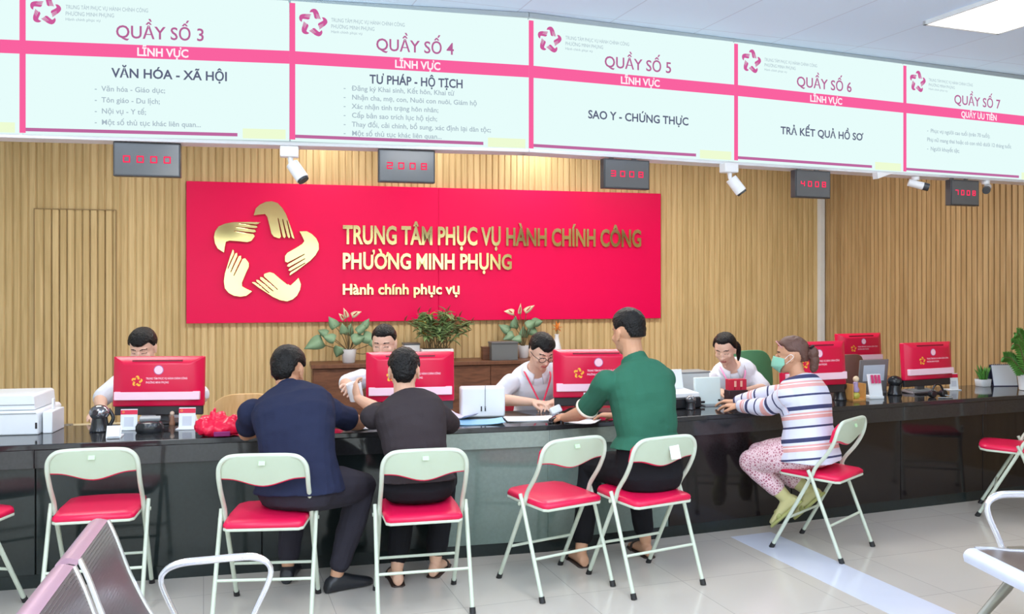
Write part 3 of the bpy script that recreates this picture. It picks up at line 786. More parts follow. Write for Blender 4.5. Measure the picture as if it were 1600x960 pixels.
# ================================================================= monitors with red covers
MRED = mat('cover_red', (222, 12, 70), 0.32, spec=0.5, var=0.02)
MCHIN = mat('cover_white_strip', (250, 214, 230), 0.4, var=0.01)
MBLK = mat('monitor_black', (44, 42, 46), 0.4)
MGREY = mat('monitor_grey', (98, 100, 104), 0.4)
PINKW = mat('print_pink_white', (252, 206, 222), 0.5, var=0.0)
YELO = mat('print_yellow', (250, 186, 60), 0.5, var=0.0)
SLOT = mat('slot_dark_red', (120, 14, 42), 0.5)
PURP = mat('emblem_purple', (168, 110, 170), 0.5, var=0.0)
def monitor(label, px, Y, pytop, yaw, base_z=TOPZ, w=0.54):
    top = CAMH - (pytop - HORY) * Y / FPX - base_z
    t = thing('monitor', label, 'monitor', V(((px - 800) * Y / FPX, Y, base_z)), yaw, 'computer monitors in red covers')
    k = w / 0.54
    hb = 0.305 * k
    TL = T(0, 0, top) @ RX(R(-4))
    mb = MB(); mb.box((0, 0.022, -0.182 * k), (w - 0.012, 0.022, 0.354 * k)); move(mb, TL); obj('screen_panel', mb, MBLK, t, bevel=0.004)
    ix, iz0, iz1, dy = 0.075 * k, -0.045 * k, -0.19 * k, -0.045 * k
    o1 = [(-w / 2, -hb), (w / 2, -hb), (w / 2, 0), (-w / 2, 0)]
    inn = [(-w / 2 + ix, iz1), (w / 2 - ix, iz1), (w / 2 - ix, iz0), (-w / 2 + ix, iz0)]
    mb = MB(); mb.rings([[V((x, 0.036, z)) for x, z in o1], [V((x, 0.0, z)) for x, z in o1], [V((x * 0.985, -0.006, z * 0.985 - 0.002)) for x, z in o1], [V((x, dy, z)) for x, z in inn]])
    move(mb, TL); cv = obj('cover', mb, MRED, t, bevel=0.006, seg=3)
    yo = dy - 0.0012
    mb = MB(); mb.box((0, dy * 0.55, -0.028 * k), (0.30 * k, 0.016, 0.012 * k)); move(mb, TL @ RX(R(0))); obj('vent_slot', mb, SLOT, cv)
    zs = -0.240 * k
    mb = MB(); mb.box((0, -0.022, zs), (w - 0.03, 0.026, 0.052 * k)); move(mb, TL); obj('white_strip', mb, MCHIN, cv, bevel=0.004)
    mb = MB(); mb.cyl((0.012, yo + .002, -0.083 * k), (0.012, yo - 0.0005, -0.083 * k), 0.029 * k, None, 28); move(mb, TL); obj('emblem_ring', mb, PURP, cv)
    mb = MB(); mb.cyl((0.012, yo, -0.083 * k), (0.012, yo - 0.0015, -0.083 * k), 0.025 * k, None, 28); move(mb, TL); obj('emblem', mb, PINKW, cv)
    obj('logo', move(star_mark(0.034 * k), TL @ T(-0.115 * k, yo, -0.150 * k)), YELO, cv, smooth=False)
    m2 = text_mb(ORG[0], 0.012 * k, 0.245 * k, bold=0.02); m3 = move(text_mb(ORG[1], 0.012 * k, 0.135 * k, bold=0.02), T(0, 0, -0.024 * k)); m2.add(m3.v, m3.f)
    obj('lettering', move(m2, TL @ T(-0.062 * k, yo, -0.140 * k)), PINKW, cv, smooth=False)
    mb = MB(); mb.box((0, 0.065, (top - 0.15) / 2 + 0.005), (0.075, 0.03, top - 0.15)); mb.box((0, 0.05, top - 0.17), (0.12, 0.06, 0.1)); obj('stand_neck', mb, MGREY, t, bevel=0.004)
    mb = MB(); mb.box((0, 0.05, 0.006), (0.25, 0.19, 0.012)); obj('stand_base', mb, MBLK, t, bevel=0.004)
    return t
monitor('red backed monitor at the left, in front of the clerk whose forehead shows', 249, 5.30, 557, AL - R(9), w=0.52)
monitor('red backed monitor behind the customer in the charcoal shirt', 641, 5.38, 550, AL - R(4), w=0.525)
monitor('red backed monitor partly behind the man in the green shirt', 930, 5.72, 546, AR - R(16))
monitor('red backed monitor right behind the head of the woman in stripes', 1270, 6.20, 534, AR)
monitor('rightmost red backed monitor on the counter, beside the small potted plant', 1448, 6.72, 535, AR + R(3), w=.49)
# back desk carrying the farther monitor
bd = thing('side_desk', 'plain side desk behind the counter carrying the farther monitor', 'desk', (2.98, 7.72, 0), AW)
mb = MB(); mb.box((0, 0.05, 0.725), (1.0, 0.6, 0.03)); obj('desk_top', mb, wood('desk_wood', (120, 84, 60), (146, 104, 76), 0.45), bd, bevel=0.003)
for x in (-0.46, 0.46):
    for y in (-0.2, 0.3):
        mb = MB(); mb.box((x, y, 0.355), (0.04, 0.04, 0.71)); obj('leg', mb, MGREY, bd)
monitor('farther red backed monitor behind, in front of the corner duct', 1342, 7.62, 521, AW + R(6), 0.74, 0.46)

# ================================================================= credenza and plants by the wall
WAL = wood('walnut_veneer', (92, 60, 46), (124, 84, 62), 0.42, (3, 3, 14))
WALT = wood('walnut_top', (98, 66, 50), (118, 80, 60), 0.4)
c0 = wall_px(486, 572, 0.40)[0]; c1 = wall_px(940, 560, 0.40)[0]; CZ = wall_px(600, 568, 0.40)[1]
cr = thing('credenza', 'long dark walnut sideboard against the slatted wall', 'sideboard', wall((c0 + c1) / 2, 0.0, 0), AW)
cw = c1 - c0
mb = MB(); mb.box((0, -0.212, CZ - 0.018), (cw, 0.42, 0.036)); obj('top', mb, WALT, cr, bevel=0.003)
mb = MB(); mb.box((0, -0.20, (CZ - 0.036 + 0.06) / 2), (cw - 0.03, 0.37, CZ - 0.036 - 0.06)); obj('body', mb, WAL, cr)
mb = MB(); mb.box((0, -0.18, 0.03), (cw - 0.1, 0.30, 0.06)); obj('plinth', mb, MBLK, cr)
nd = 5
for i in range(nd):
    dw_ = (cw - 0.04) / nd
    mb = MB(); mb.box((-cw / 2 + 0.02 + dw_ * (i + .5), -0.389, (CZ - 0.04 + 0.07) / 2), (dw_ - 0.006, 0.018, CZ - 0.12)); dr = obj('door', mb, WAL, cr, bevel=0.002)
    mb = MB(); mb.box((-cw / 2 + 0.02 + dw_ * (i + .5) + dw_ * 0.40 * (1 if i % 2 == 0 else -1), -0.404, CZ * 0.6), (0.012, 0.014, 0.12)); obj('handle', mb, MGREY, dr, bevel=0.003)

LEAF = mat('leaf_green', (124, 156, 122), 0.45, var=0.35, vscale=10)
LEAF2 = mat('leaf_fresh', (132, 158, 104), 0.45, var=0.35, vscale=14)
LEAF3 = mat('leaf_vivid', (84, 146, 62), 0.4, var=0.3, vscale=14)
STEM = mat('stem_brown', (106, 92, 62), 0.6)
SPATH = mat('flower_cream', (238, 214, 180), 0.5, var=0.08)
FRED = mat('flower_red', (196, 40, 50), 0.5)
SOIL = mat('soil', (70, 56, 46), 0.9)
POTW = mat('pot_white', (236, 238, 242), 0.3, var=0.02)
def leaf(mb, base, tip, width, droop=0.15, heart=0.25, up=V((0, 0, 1)), roll=0.0):
    base = V(base); tip = V(tip); ax = tip - base; L = ax.length; ax.normalize()
    sd = ax.cross(up)
    if sd.length < 1e-3: sd = V((1, 0, 0))
    sd.normalize(); nn = sd.cross(ax)
    if roll: sd, nn = sd * math.cos(roll) + nn * math.sin(roll), nn * math.cos(roll) - sd * math.sin(roll)
    n = 7; rows = []
    for i in range(n + 1):
        t = i / n
        wv = width / 2 * (math.sin(math.pi * (t * (1 - heart * 0.35) + heart * 0.35) ** (0.75)) if t < 1 else 0.02)
        wv = max(wv, width * 0.02)
        c = base + ax * (L * t) + nn * (-droop * L * t * t + droop * 0.4 * L * t)
        rows.append([c - sd * wv + nn * wv * 0.35, c, c + sd * wv + nn * wv * 0.35, c + nn * -0.002])
    mb.rings(rows)
def plant(name, label, cat, loc, rz, pot, foliage, stems=None, extra=None):
    t = thing(name, label, cat, loc, rz)
    return t
random.seed(11)
def anthurium(label, loc, potr, poth, leaves, flowers, scale=1.0):
    t = thing('potted_plant', label, 'plant', loc, AW)
    mb = MB(); mb.lathe([(potr * .72, 0), (potr * .8, 0.004), (potr, poth * .92), (potr * 1.04, poth), (potr * .92, poth), (potr * .88, poth * .88), (0, poth * .88)]); obj('pot', mb, POTW, t, angle=50)
    mb = MB(); mb.lathe([(potr * .86, poth * .87), (potr * .5, poth * .91), (0, poth * .91)]); obj('soil', mb, SOIL, t)
    st = MB(); lf = MB(); fl = MB(); sp = MB()
    for (x, y, z, L, w_, a) in leaves:
        b = V((x, y, z)); st.tube(smoothpath([(x * .05, y * .05, poth * .86), (x * .45, y * .45, z * .72), b], 4), 0.0035, 6)
        d_ = V((math.cos(R(a)), 0.25 * math.sin(R(a * 3)), math.sin(R(a)))).normalized()
        leaf(lf, b - d_ * L * .22, b + d_ * L * .62, w_ * .84, 0.2, 0.6, V((0, -1, 0.35)).normalized())
    for (x, y, z, L, w_, a) in flowers:
        b = V((x, y, z)); st.tube(smoothpath([(0, 0, poth * .86), (x * .4, y * .4, z * .7), b], 4), 0.003, 6)
        d_ = V((math.cos(R(a)), -0.2, math.sin(R(a)))).normalized()
        leaf(fl, b - d_ * L * .2, b + d_ * L * .8, w_, 0.1, 0.6, V((0, -1, 0.35)).normalized())
        sp.tube([b, b + (d_ + V((0, -.5, .4))).normalized() * L * .5], [0.006, 0.004], 8)
    obj('stem', st, STEM, t); obj('foliage', lf, LEAF, t, angle=0); obj('flower', fl, SPATH, t, angle=0); obj('spadix', sp, FRED, t)
    return t
k = 8.55 / 1400
def crd(px, dy=0.20):
    s, _ = wall_px(px, 560, dy); return wall(s, dy, CZ)
pz = lambda py, Y=8.6: CAMH - (py - HORY) * Y / FPX - CZ
def L_(px, py, px0): return ((px - px0) * k, (0), pz(py))
lv = [(498, 534, .22, .17, 200), (522, 507, .15, .12, 120), (545, 519, .14, .12, 75), (562, 515, .17, .10, 40), (572, 528, .20, .15, 340), (530, 545, .13, .13, 250), (583, 535, .17, .13, 330), (508, 520, .12, .10, 150), (570, 508, .12, .09, 60), (592, 548, .13, .10, 320), (536, 516, .12, .10, 100), (555, 530, .17, .14, 20), (518, 528, .15, .12, 160)]
anthurium('broad-leaved plant with cream flowers in a round white pot, left on the sideboard', crd(545, 0.26), 0.072, 0.13,
          [((px - 545) * k, random.uniform(-.09, .02), pz(py), L, w_, a) for px, py, L, w_, a in lv],
          [((px - 545) * k, -.03, pz(py), L, w_, a) for px, py, L, w_, a in [(541, 493, .10, .05, 110), (552, 492, .10, .06, 25), (536, 497, .08, .05, 130)]])
lv = [(787, 520, .15, .12, 140), (800, 512, .15, .11, 80), (823, 512, .16, .12, 30), (838, 509, .15, .12, 10), (830, 522, .16, .13, 330), (795, 530, .15, .12, 200), (815, 528, .14, .12, 90), (806, 535, .12, .1, 180)]
anthurium('broad-leaved plant with cream and pink flowers, right on the sideboard behind the grey box', crd(818, 0.14), 0.062, 0.125,
          [((px - 816) * k, random.uniform(-.06, .04), pz(py), L, w_, a) for px, py, L, w_, a in lv],
          [((px - 816) * k, -.03, pz(py), L, w_, a) for px, py, L, w_, a in [(795, 491, .11, .07, 170), (820, 488, .12, .06, 35), (808, 490, .11, .04, 85)]])
# bushy plant in a long white trough
t = thing('potted_plant', 'bushy many-stemmed plant in a white trough behind the middle monitor', 'plant', crd(682, 0.27), AW)
mb = MB(); mb.box((0, 0, 0.06), (0.31, 0.16, 0.12)); obj('trough', mb, POTW, t, bevel=0.006)
mb = MB(); mb.box((0, 0, 0.1185), (0.28, 0.13, 0.006)); obj('soil', mb, SOIL, t)
st = MB(); lf = MB(); ylf = MB(); rd = MB()
random.seed(4)
zt_ = pz(476)
for i in range(26):
    x = random.uniform(-.36, .36); z = zt_ - 0.02 - abs(x + .03) ** 1.5 * 0.7 - random.uniform(0, .10); y = random.uniform(-.14, .05)
    bx = random.uniform(-.10, .10)
    path = smoothpath([(bx, y * .3, 0.11), (bx + (x - bx) * .35, y * .6, 0.11 + (z - .11) * .6), (x, y, z)], 5)
    st.tube(path, 0.004, 5)
    for q in range(13):
        p = path[max(4, int(len(path) * (0.42 + 0.55 * random.random())) - 1)]
        a = random.uniform(0, 2 * math.pi); e_ = random.uniform(-.5, .7)
        d_ = V((math.cos(a) * math.cos(e_), math.sin(a) * math.cos(e_) * .7, math.sin(e_))).normalized()
        tgt = ylf if random.random() < 0.07 else lf
        leaf(tgt, p, p + d_ * random.uniform(.07, .13), random.uniform(.034, .056), 0.25, 0.25)
    if i % 4 == 0: leaf(rd, (x, y, z), (x + .02, y - .02, z + .06), .03, .1, .1)
obj('stem', st, STEM, t); obj('foliage', lf, LEAF2, t, angle=0); obj('yellow_leaves', ylf, mat('leaf_yellow', (214, 186, 92), 0.5), t, angle=0); obj('red_tips', rd, mat('leaf_red', (150, 62, 56), 0.5), t, angle=0)
# small boxes on the sideboard
def boxobj(name, label, cat, loc, rz, size, m, bevel=0.004, extra=None):
    t = thing(name, label, cat, loc, rz)
    mb = MB(); mb.box((0, 0, size[2] / 2), size); obj('body', mb, m, t, bevel=bevel)
    if extra: extra(t)
    return t
def slots(t):
    mb = MB(); mb.box((0, 0.0, 0.163), (0.16, 0.17, 0.02)); obj('lid', mb, MGREY, t, bevel=0.004)
    mb = MB(); mb.box((0.0, -0.092, 0.08), (0.10, 0.006, 0.03)); obj('slot', mb, MGREY, t)
boxobj('router_box', 'small white box with a grey lid beside the bushy plant trough', 'box', crd(642, 0.16), AW, (0.15, 0.18, 0.155), POTW, extra=slots)
def gl(t):
    mb = MB(); mb.box((0, -0.002, 0.172), (0.272, 0.162, 0.016)); obj('rim', mb, MGREY, t, bevel=0.003)
boxobj('storage_box', 'square charcoal box on the sideboard before the right plant', 'box', crd(786, 0.31), AW, (0.265, 0.15, 0.175), mat('box_charcoal', (104, 108, 110), 0.5), extra=gl)
def fl_(t):
    mb = MB(); mb.box((0, 0, 0.122), (0.088, 0.088, 0.012)); obj('lid', mb, WALT, t, bevel=0.002)
boxobj('wooden_box', 'small dark wooden box left of the charcoal box', 'box', crd(759, 0.25), AW, (0.08, 0.08, 0.12), WAL, extra=fl_)
t = thing('flower_vase', 'slim white vase with one orange bloom behind the red monitor', 'vase', crd(870, 0.22), AW)
mb = MB(); mb.lathe([(0.03, 0), (0.045, 0.02), (0.05, 0.08), (0.03, 0.16), (0.018, 0.22), (0.024, 0.24), (0.018, 0.24), (0.012, 0.2), (0, 0.2)]); obj('vase', mb, POTW, t)
mb = MB(); mb.tube([(0, 0, 0.2), (0.0, -.01, 0.30)], 0.004); obj('stem', mb, STEM, t)
mb = MB()
for i in range(7):
    a = i * 0.9; leaf(mb, (0, -.01, .29), (0.055 * math.cos(a), -.01 + 0.03 * math.sin(a * 2), .32 + .06 * math.sin(a)), .035, .2, .3)
obj('petals', mb, mat('petal_orange', (232, 140, 60), 0.5), t, angle=0)

# staff chairs
def shell_chair(label, loc, rz, m, zc, w, h, z_seat=0.46, woodleg=False):
    t = thing('office_chair', label, 'chair', loc, rz)
    mb = MB(); n = 16; rows = []
    for i in range(n + 1):
        a = -1 + 2 * i / n
        x = a * w / 2; y = 0.10 * a * a
        hh = h * (1 - 0.42 * abs(a) ** 3.2)
        zt = zc + h / 2 - (h - hh) * .55; zb = zc - h / 2 + (h - hh) * .45
        rows.append([V((x, y, zb)), V((x, y - 0.02, (zb + zt) / 2)), V((x, y, zt)), V((x, y + 0.03, zt - .003)), V((x, y + 0.02, (zb + zt) / 2)), V((x, y + 0.03, zb + .003))])
    mb.rings(rows); obj('backrest', mb, m, t, bevel=0.006)
    mb = MB(); mb.box((0, -0.24, z_seat - 0.03), (w * .95, 0.44, 0.06)); obj('seat', mb, m, t, bevel=0.02, seg=3)
    mb = MB(); mb.tube([(0, 0.03, zc - h * .3), (0, 0.05, z_seat - .02), (0, -0.1, z_seat - .07)], 0.02); obj('back_bracket', mb, MBLK, t)
    mb = MB(); mb.cyl((0, -0.22, z_seat - 0.06), (0, -0.22, 0.10), 0.028); obj('gas_column', mb, MBLK, t)
    for i in range(5):
        a = i * 2 * math.pi / 5
        mb = MB(); mb.tube([(0, -0.22, 0.11), (0.26 * math.cos(a), -0.22 + 0.26 * math.sin(a), 0.07)], [0.022, 0.016]); lg = obj('base_arm', mb, MBLK, t)
        mb = MB(); mb.cyl((0.26 * math.cos(a) - .012, -0.22 + 0.26 * math.sin(a), 0.03), (0.26 * math.cos(a) + .012, -0.22 + 0.26 * math.sin(a), 0.03), 0.03); obj('caster', mb, RUBBER, lg)
    return t
p = D(384, 645, 6.6)
shell_chair('pale plywood chair back showing left of the man in navy', (p.x, p.y, 0), R(14), wood('pale_ply', (214, 174, 120), (232, 196, 146), 0.45), p.z - .02, 0.46, 0.32)
p = D(842, 622, 6.54)
shell_chair('red upholstered chair of the clerk with glasses', (p.x, p.y, 0), R(14), mat('chair_fabric_red', (176, 30, 52), 0.7), p.z - 0.06, 0.60, 0.36)
p = D(1176, 600, 7.17)
shell_chair('green upholstered chair of the woman clerk', (p.x, p.y, 0), R(14), mat('chair_fabric_green', (88, 146, 102), 0.7), p.z + 0.02, 0.46, 0.50)
# ================================================================= people
def skinmat(name, c):
    m = mat(name, c, 0.5, spec=0.35, var=0.05, vscale=12)
    m.node_tree.nodes['Principled BSDF'].inputs['Subsurface Weight'].default_value = 0.08
    m.node_tree.nodes['Principled BSDF'].inputs['Subsurface Radius'].default_value = (0.02, 0.008, 0.005)
    return m
SKIN = skinmat('skin_light_tan', (222, 176, 150)); SKIN2 = skinmat('skin_tan', (206, 156, 126)); SKIN3 = skinmat('skin_fair', (232, 192, 170))
BROW = mat('brow_dark', (44, 34, 32), 0.7); LIP = mat('lip_rose', (186, 110, 104), 0.45)
HAIR = mat('hair_black', (12, 11, 13), 0.45, spec=0.3, var=0.3, vscale=40, bump=0.9, bscale=90)
HAIRB = mat('hair_brown', (96, 66, 58), 0.45, var=0.3, vscale=40, bump=0.5, bscale=120)

def remesh(mb, voxel, smooth=2, name='body'):
    me = mb.mesh(name)
    bm = bmesh.new(); bm.from_mesh(me); bmesh.ops.recalc_face_normals(bm, faces=bm.faces); bm.to_mesh(me); bm.free()
    o = bpy.data.objects.new('voxel_source', me); COL.objects.link(o)
    r = o.modifiers.new('remesh', 'REMESH'); r.mode = 'VOXEL'; r.voxel_size = voxel
    dg = bpy.context.evaluated_depsgraph_get(); dg.update()
    out = bpy.data.meshes.new_from_object(o.evaluated_get(dg)); out.name = name
    bpy.data.objects.remove(o); bpy.data.meshes.remove(me)
    n = len(out.vertices); co = np.empty(n * 3); out.vertices.foreach_get('co', co); co = co.reshape(-1, 3)
    e = np.empty(len(out.edges) * 2, dtype=np.int64); out.edges.foreach_get('vertices', e); e = e.reshape(-1, 2)
    for _ in range(smooth):
        acc = np.zeros_like(co); cnt = np.zeros(n)
        for k in range(3):
            acc[:, k] = np.bincount(e[:, 0], co[e[:, 1], k], n) + np.bincount(e[:, 1], co[e[:, 0], k], n)
        cnt = np.bincount(e[:, 0], minlength=n) + np.bincount(e[:, 1], minlength=n)
        co = co * 0.45 + 0.55 * acc / np.maximum(cnt, 1)[:, None]
    out.vertices.foreach_set('co', co.ravel()); out.update()
    return out

def wrinkle(me, amp, freq=9.0, seed=0.0, stretch=(1, 1, 1)):
    n = len(me.vertices); co = np.empty(n * 3); me.vertices.foreach_get('co', co); co = co.reshape(-1, 3)
    no = np.empty(n * 3, dtype=np.float32); me.vertex_normals.foreach_get('vector', no); no = no.reshape(-1, 3)
    q = co * (np.array(stretch) * freq) + np.array([seed, 0, 0])
    h = np.array([noise.noise(V(a)) + 0.5 * noise.noise(V(a * 2.3)) for a in q])
    co = co + no * (amp * h)[:, None]
    me.vertices.foreach_set('co', co.ravel()); me.update()

def lerp(a, b, t): return a + (b - a) * t
def frame_yaw(a): return V((math.cos(a), math.sin(a), 0)), V((-math.sin(a), math.cos(a), 0))

def torso_rings(hip, neck, r_h, r_s, prof, inflate=0.0, n=24, ctrl=None, scale=1.0, dscale=1.0):
    "rings of the trunk from below the seat to the neck along a bent spine"
    ctrl = ctrl if ctrl is not None else hip + V((0, 0, (neck - hip).length * 0.55)) * 0.9 + (neck - hip) * 0.08
    rings = []
    for t, rx, ry in prof:
        p = (1 - t) ** 2 * hip + 2 * t * (1 - t) * ctrl + t * t * neck
        tg = (2 * (1 - t) * (ctrl - hip) + 2 * t * (neck - ctrl)).normalized()
        if t < 0: p = hip + (ctrl - hip).normalized() * (t * (neck - hip).length); tg = (ctrl - hip).normalized()
        r = lerp(r_h, r_s, max(0, min(1, t))).normalized()
        r = (r - tg * r.dot(tg)).normalized(); f = tg.cross(r)
        ring = []
        for j in range(n):
            a = 2 * math.pi * j / n; c, s = math.cos(a), math.sin(a)
            ex = 0.82
            cx = math.copysign(abs(c) ** ex, c); sy = math.copysign(abs(s) ** ex, s)
            ring.append(p + r * ((rx * scale + inflate) * cx) + f * ((ry * dscale + inflate) * sy))
        rings.append(ring)
    return rings
PROF = [(-0.18, .10, .07), (-0.14, .145, .105), (-0.04, .172, .128), (0.10, .162, .118), (0.30, .146, .106), (0.48, .154, .112), (0.66, .168, .118), (0.80, .172, .108), (0.90, .150, .088), (0.97, .095, .070), (1.03, .060, .058)]

def limb(mb, pts, radii, n=14, flat=1.0):
    "tapered limb through joints with soft bends"
    P_ = [V(p) for p in pts]; out = []; rr = []
    for i in range(len(P_) - 1):
        m = 6
        for k in range(m):
            t = k / m; out.append(lerp(P_[i], P_[i + 1], t)); rr.append(lerp(radii[i], radii[i + 1], t))
    out.append(P_[-1]); rr.append(radii[-1])
    for _ in range(2):
        o2 = list(out)
        for i in range(1, len(out) - 1): o2[i] = out[i] * 0.5 + (out[i - 1] + out[i + 1]) * 0.25
        out = o2
    mb.tube(out, rr, n, flat=flat)
    mb.ell(out[0], (rr[0],) * 3, n=12, m=8); mb.ell(out[-1], (rr[-1],) * 3, n=12, m=8)

def hand(mb, wrist, d, nrm, side, curl=0.5, k=1.0, spread=1.0):
    "palm, four fingers and a thumb; nrm points out of the palm"
    d = V(d).normalized(); nrm = V(nrm); nrm = (nrm - d * nrm.dot(d)).normalized(); x = d.cross(nrm) * side
    rings = []
    for t, w_, h_ in ((-0.012, .024, .020), (0.02, .032, .018), (0.055, .040, .016), (0.085, .041, .014), (0.098, .036, .010)):
        c = wrist + d * (t * k)
        rings.append([c + x * (w_ * k * math.cos(2 * math.pi * j / 14)) + nrm * (h_ * k * math.sin(2 * math.pi * j / 14)) for j in range(14)])
    mb.rings(rings)
    for off, L in ((-.0305, .066), (-.0105, .076), (.0100, .072), (.0300, .056)):
        p = wrist + d * (0.088 * k) + x * (off * k); a = 0.15; pts = [p - d * 0.02 * k, p]
        dd_ = d + x * (off * 3.0 * spread)
        for s_ in range(3):
            a += curl * (0.75, 0.9, 0.6)[s_]
            v_ = (dd_ * math.cos(a) + nrm * math.sin(a)).normalized()
            p = p + v_ * (L * k * (0.45, 0.32, 0.23)[s_]); pts.append(p)
        mb.tube(pts, [.0088 * k, .0092 * k, .0086 * k, .0078 * k, .0066 * k], 10); mb.ell(pts[-1], (.0066 * k,) * 3, n=8, m=6)
    p = wrist + d * (0.022 * k) - x * (0.026 * k); q = p + (d * .6 - x * .75 + nrm * .35).normalized() * .034 * k; e = q + (d * .85 - x * .15 + nrm * .45).normalized() * .030 * k; g_ = e + (d * .9 + x * .1 + nrm * .4).normalized() * .022 * k
    mb.tube([p, q, e, g_], [.015 * k, .0115 * k, .0098 * k, .0075 * k], 10); mb.ell(g_, (.0075 * k,) * 3, n=8, m=6)

def foot_rings(mb, ankle, toe, up, k=1.0, inflate=0.0, sole=0.082):
    toe = V(toe).normalized(); up = V(up); up = (up - toe * up.dot(toe)).normalized(); x = toe.cross(up)
    rings = []
    for t, w_, h_ in ((-0.062, .018, .035), (-0.05, .029, .06), (-0.01, .033, .085), (0.04, .036, .075), (0.09, .043, .055), (0.135, .046, .040), (0.17, .038, .030), (0.192, .018, .022)):
        c = ankle + toe * (t * k) - up * (sole * k) + up * (h_ * k / 2)
        rings.append([c + x * ((w_ * k + inflate) * math.cos(2 * math.pi * j / 14)) + up * ((h_ * k / 2 + inflate) * math.sin(2 * math.pi * j / 14)) for j in range(14)])
    mb.rings(rings)

class HeadF:
    def __init__(s, c, yaw, pitch=0.0, roll=0.0, k=1.0):
        r, f = frame_yaw(yaw); u = V((0, 0, 1))
        f2 = f * math.cos(pitch) - u * math.sin(pitch); u2 = u * math.cos(pitch) + f * math.sin(pitch)
        r2 = r * math.cos(roll) - u2 * math.sin(roll); u3 = u2 * math.cos(roll) + r * math.sin(roll)
        s.c = c; s.r = r2; s.f = f2; s.u = u3; s.k = k
    def p(s, x, y, z): return s.c + (s.r * x + s.f * y + s.u * z) * s.k
    def ax(s): return (s.r, s.f, s.u)
    def rad(s, a, b, c): return (a * s.k, b * s.k, c * s.k)
    def loc(s, q):
        d = (q - s.c) / s.k
        return d.dot(s.r), d.dot(s.f), d.dot(s.u)

def head_shape(mb, H, woman=False):
    E = lambda c, rad, n=24, m=18: mb.ell(H.p(*c), H.rad(*rad), H.ax(), n, m)
    E((0, -.008, .030), (.0745, .0945, .084))
    E((0, .018, -.022), (.0655, .074, .074))
    E((0, .030, -.060), (.050 if woman else .054, .052, .046))
    E((0, .058, -.088), (.022, .022, .020))
    E((0, .066, .028), (.050, .022, .020))             # brow ridge
    E((0, .0905, -.012), (.0105, .014, .027))          # nose bridge
    E((0, .101, -.030), (.0135, .013, .0105))          # nose tip
    for s in (-1, 1):
        E((s * .011, .092, -.033), (.0085, .010, .008), 12, 8)
        E((s * .038, .061, -.022), (.024, .018, .022), 14, 10)   # cheeks
        E((s * .031, .0705, .006), (.0150, .010, .0090), 14, 10)  # lids
        E((s * .0745, -.006, -.006), (.008, .018, .030), 14, 10)
        E((s * .0775, -.014, .002), (.006, .014, .022), 14, 10)
        E((s * .0745, .000, -.030), (.007, .009, .011), 10, 8)
    E((0, .0835, -.0575), (.021, .011, .0055), 16, 10)  # lips
    E((0, .0815, -.0665), (.019, .011, .0060), 16, 10)

def paint_head(me, H, smile=0.0):
    idx = []
    for p in me.polygons:
        x, y, z = H.loc(p.center); ax_ = abs(x); m = 0
        if y > 0.035:
            if 0.014 < ax_ < 0.050 and abs(z - (.0270 + .004 * math.sin((ax_ - .014) / .036 * math.pi))) < 0.0034: m = 1
            elif 0.016 < ax_ < 0.046 and abs(z - (.0015 - 14 * (ax_ - .031) ** 2 + .002)) < 0.0020 and y > .05: m = 1
            elif ax_ < 0.021 and -.0725 < z < -.0525 and y > .068: m = 2
        idx.append(m)
    return idx

def hair_cap(H, front=0.60, side=0.02, back=-0.80, top=0.016, sidet=0.010, part=None, fringe=0.0, nape=1.0, seed=1.0, sideburn=-.18):
    "hair volume hugging the skull; inside the skull where there is no hair"
    mb = MB(); n, m = 56, 40; rings = []
    for i in range(m + 1):
        th = math.pi * (i + .02) / (m + .04); z = -math.cos(th); q = math.sin(th); ring = []
        for j in range(n):
            a = 2 * math.pi * j / n; x = q * math.cos(a); y = q * math.sin(a)
            az = math.atan2(x, y)           # 0 = front
            c = math.cos(az)
            if abs(az) < R(55): line = front - fringe * math.cos(az * 1.6) + 0.05 * noise.noise(V((az * 4, seed, 0)))
            elif abs(az) < R(80): line = lerp(front, sideburn, (abs(az) - R(55)) / R(25))
            elif abs(az) < R(115): line = lerp(sideburn, side, min(1, (abs(az) - R(80)) / R(20)))
            else: line = lerp(side, back, min(1, (abs(az) - R(115)) / R(25)))
            if part is not None and abs(az) < R(55): line += part * (abs(az) / R(55) - .5) * 0.3
            e = max(-1, min(1, (z - line) / 0.10))
            th_ = lerp(sidet, top, max(0, z) ** .8)
            t = th_ * max(0, e) - 0.012 * max(0, -e) - 0.002
            t += 0.0035 * noise.noise(V((x * 5 + seed, y * 5, z * 5))) * (1 if e > 0.3 else 0)
            qq = q
            if z < 0: 
                qq = q / math.sqrt(max(.12, 1 - z * z * 0.62)) if c < 0.2 else q
            X, Y = (x / max(q, 1e-4)) * qq, (y / max(q, 1e-4)) * qq
            k_ = 1.0
            ring.append(H.p((.0745 + t) * X, -.008 + (.0945 + t) * Y, .030 + (.084 + t) * z * (1.12 if z < 0 and c < 0.2 else 1.0)))
        rings.append(ring)
    mb.rings(rings)
    return mb

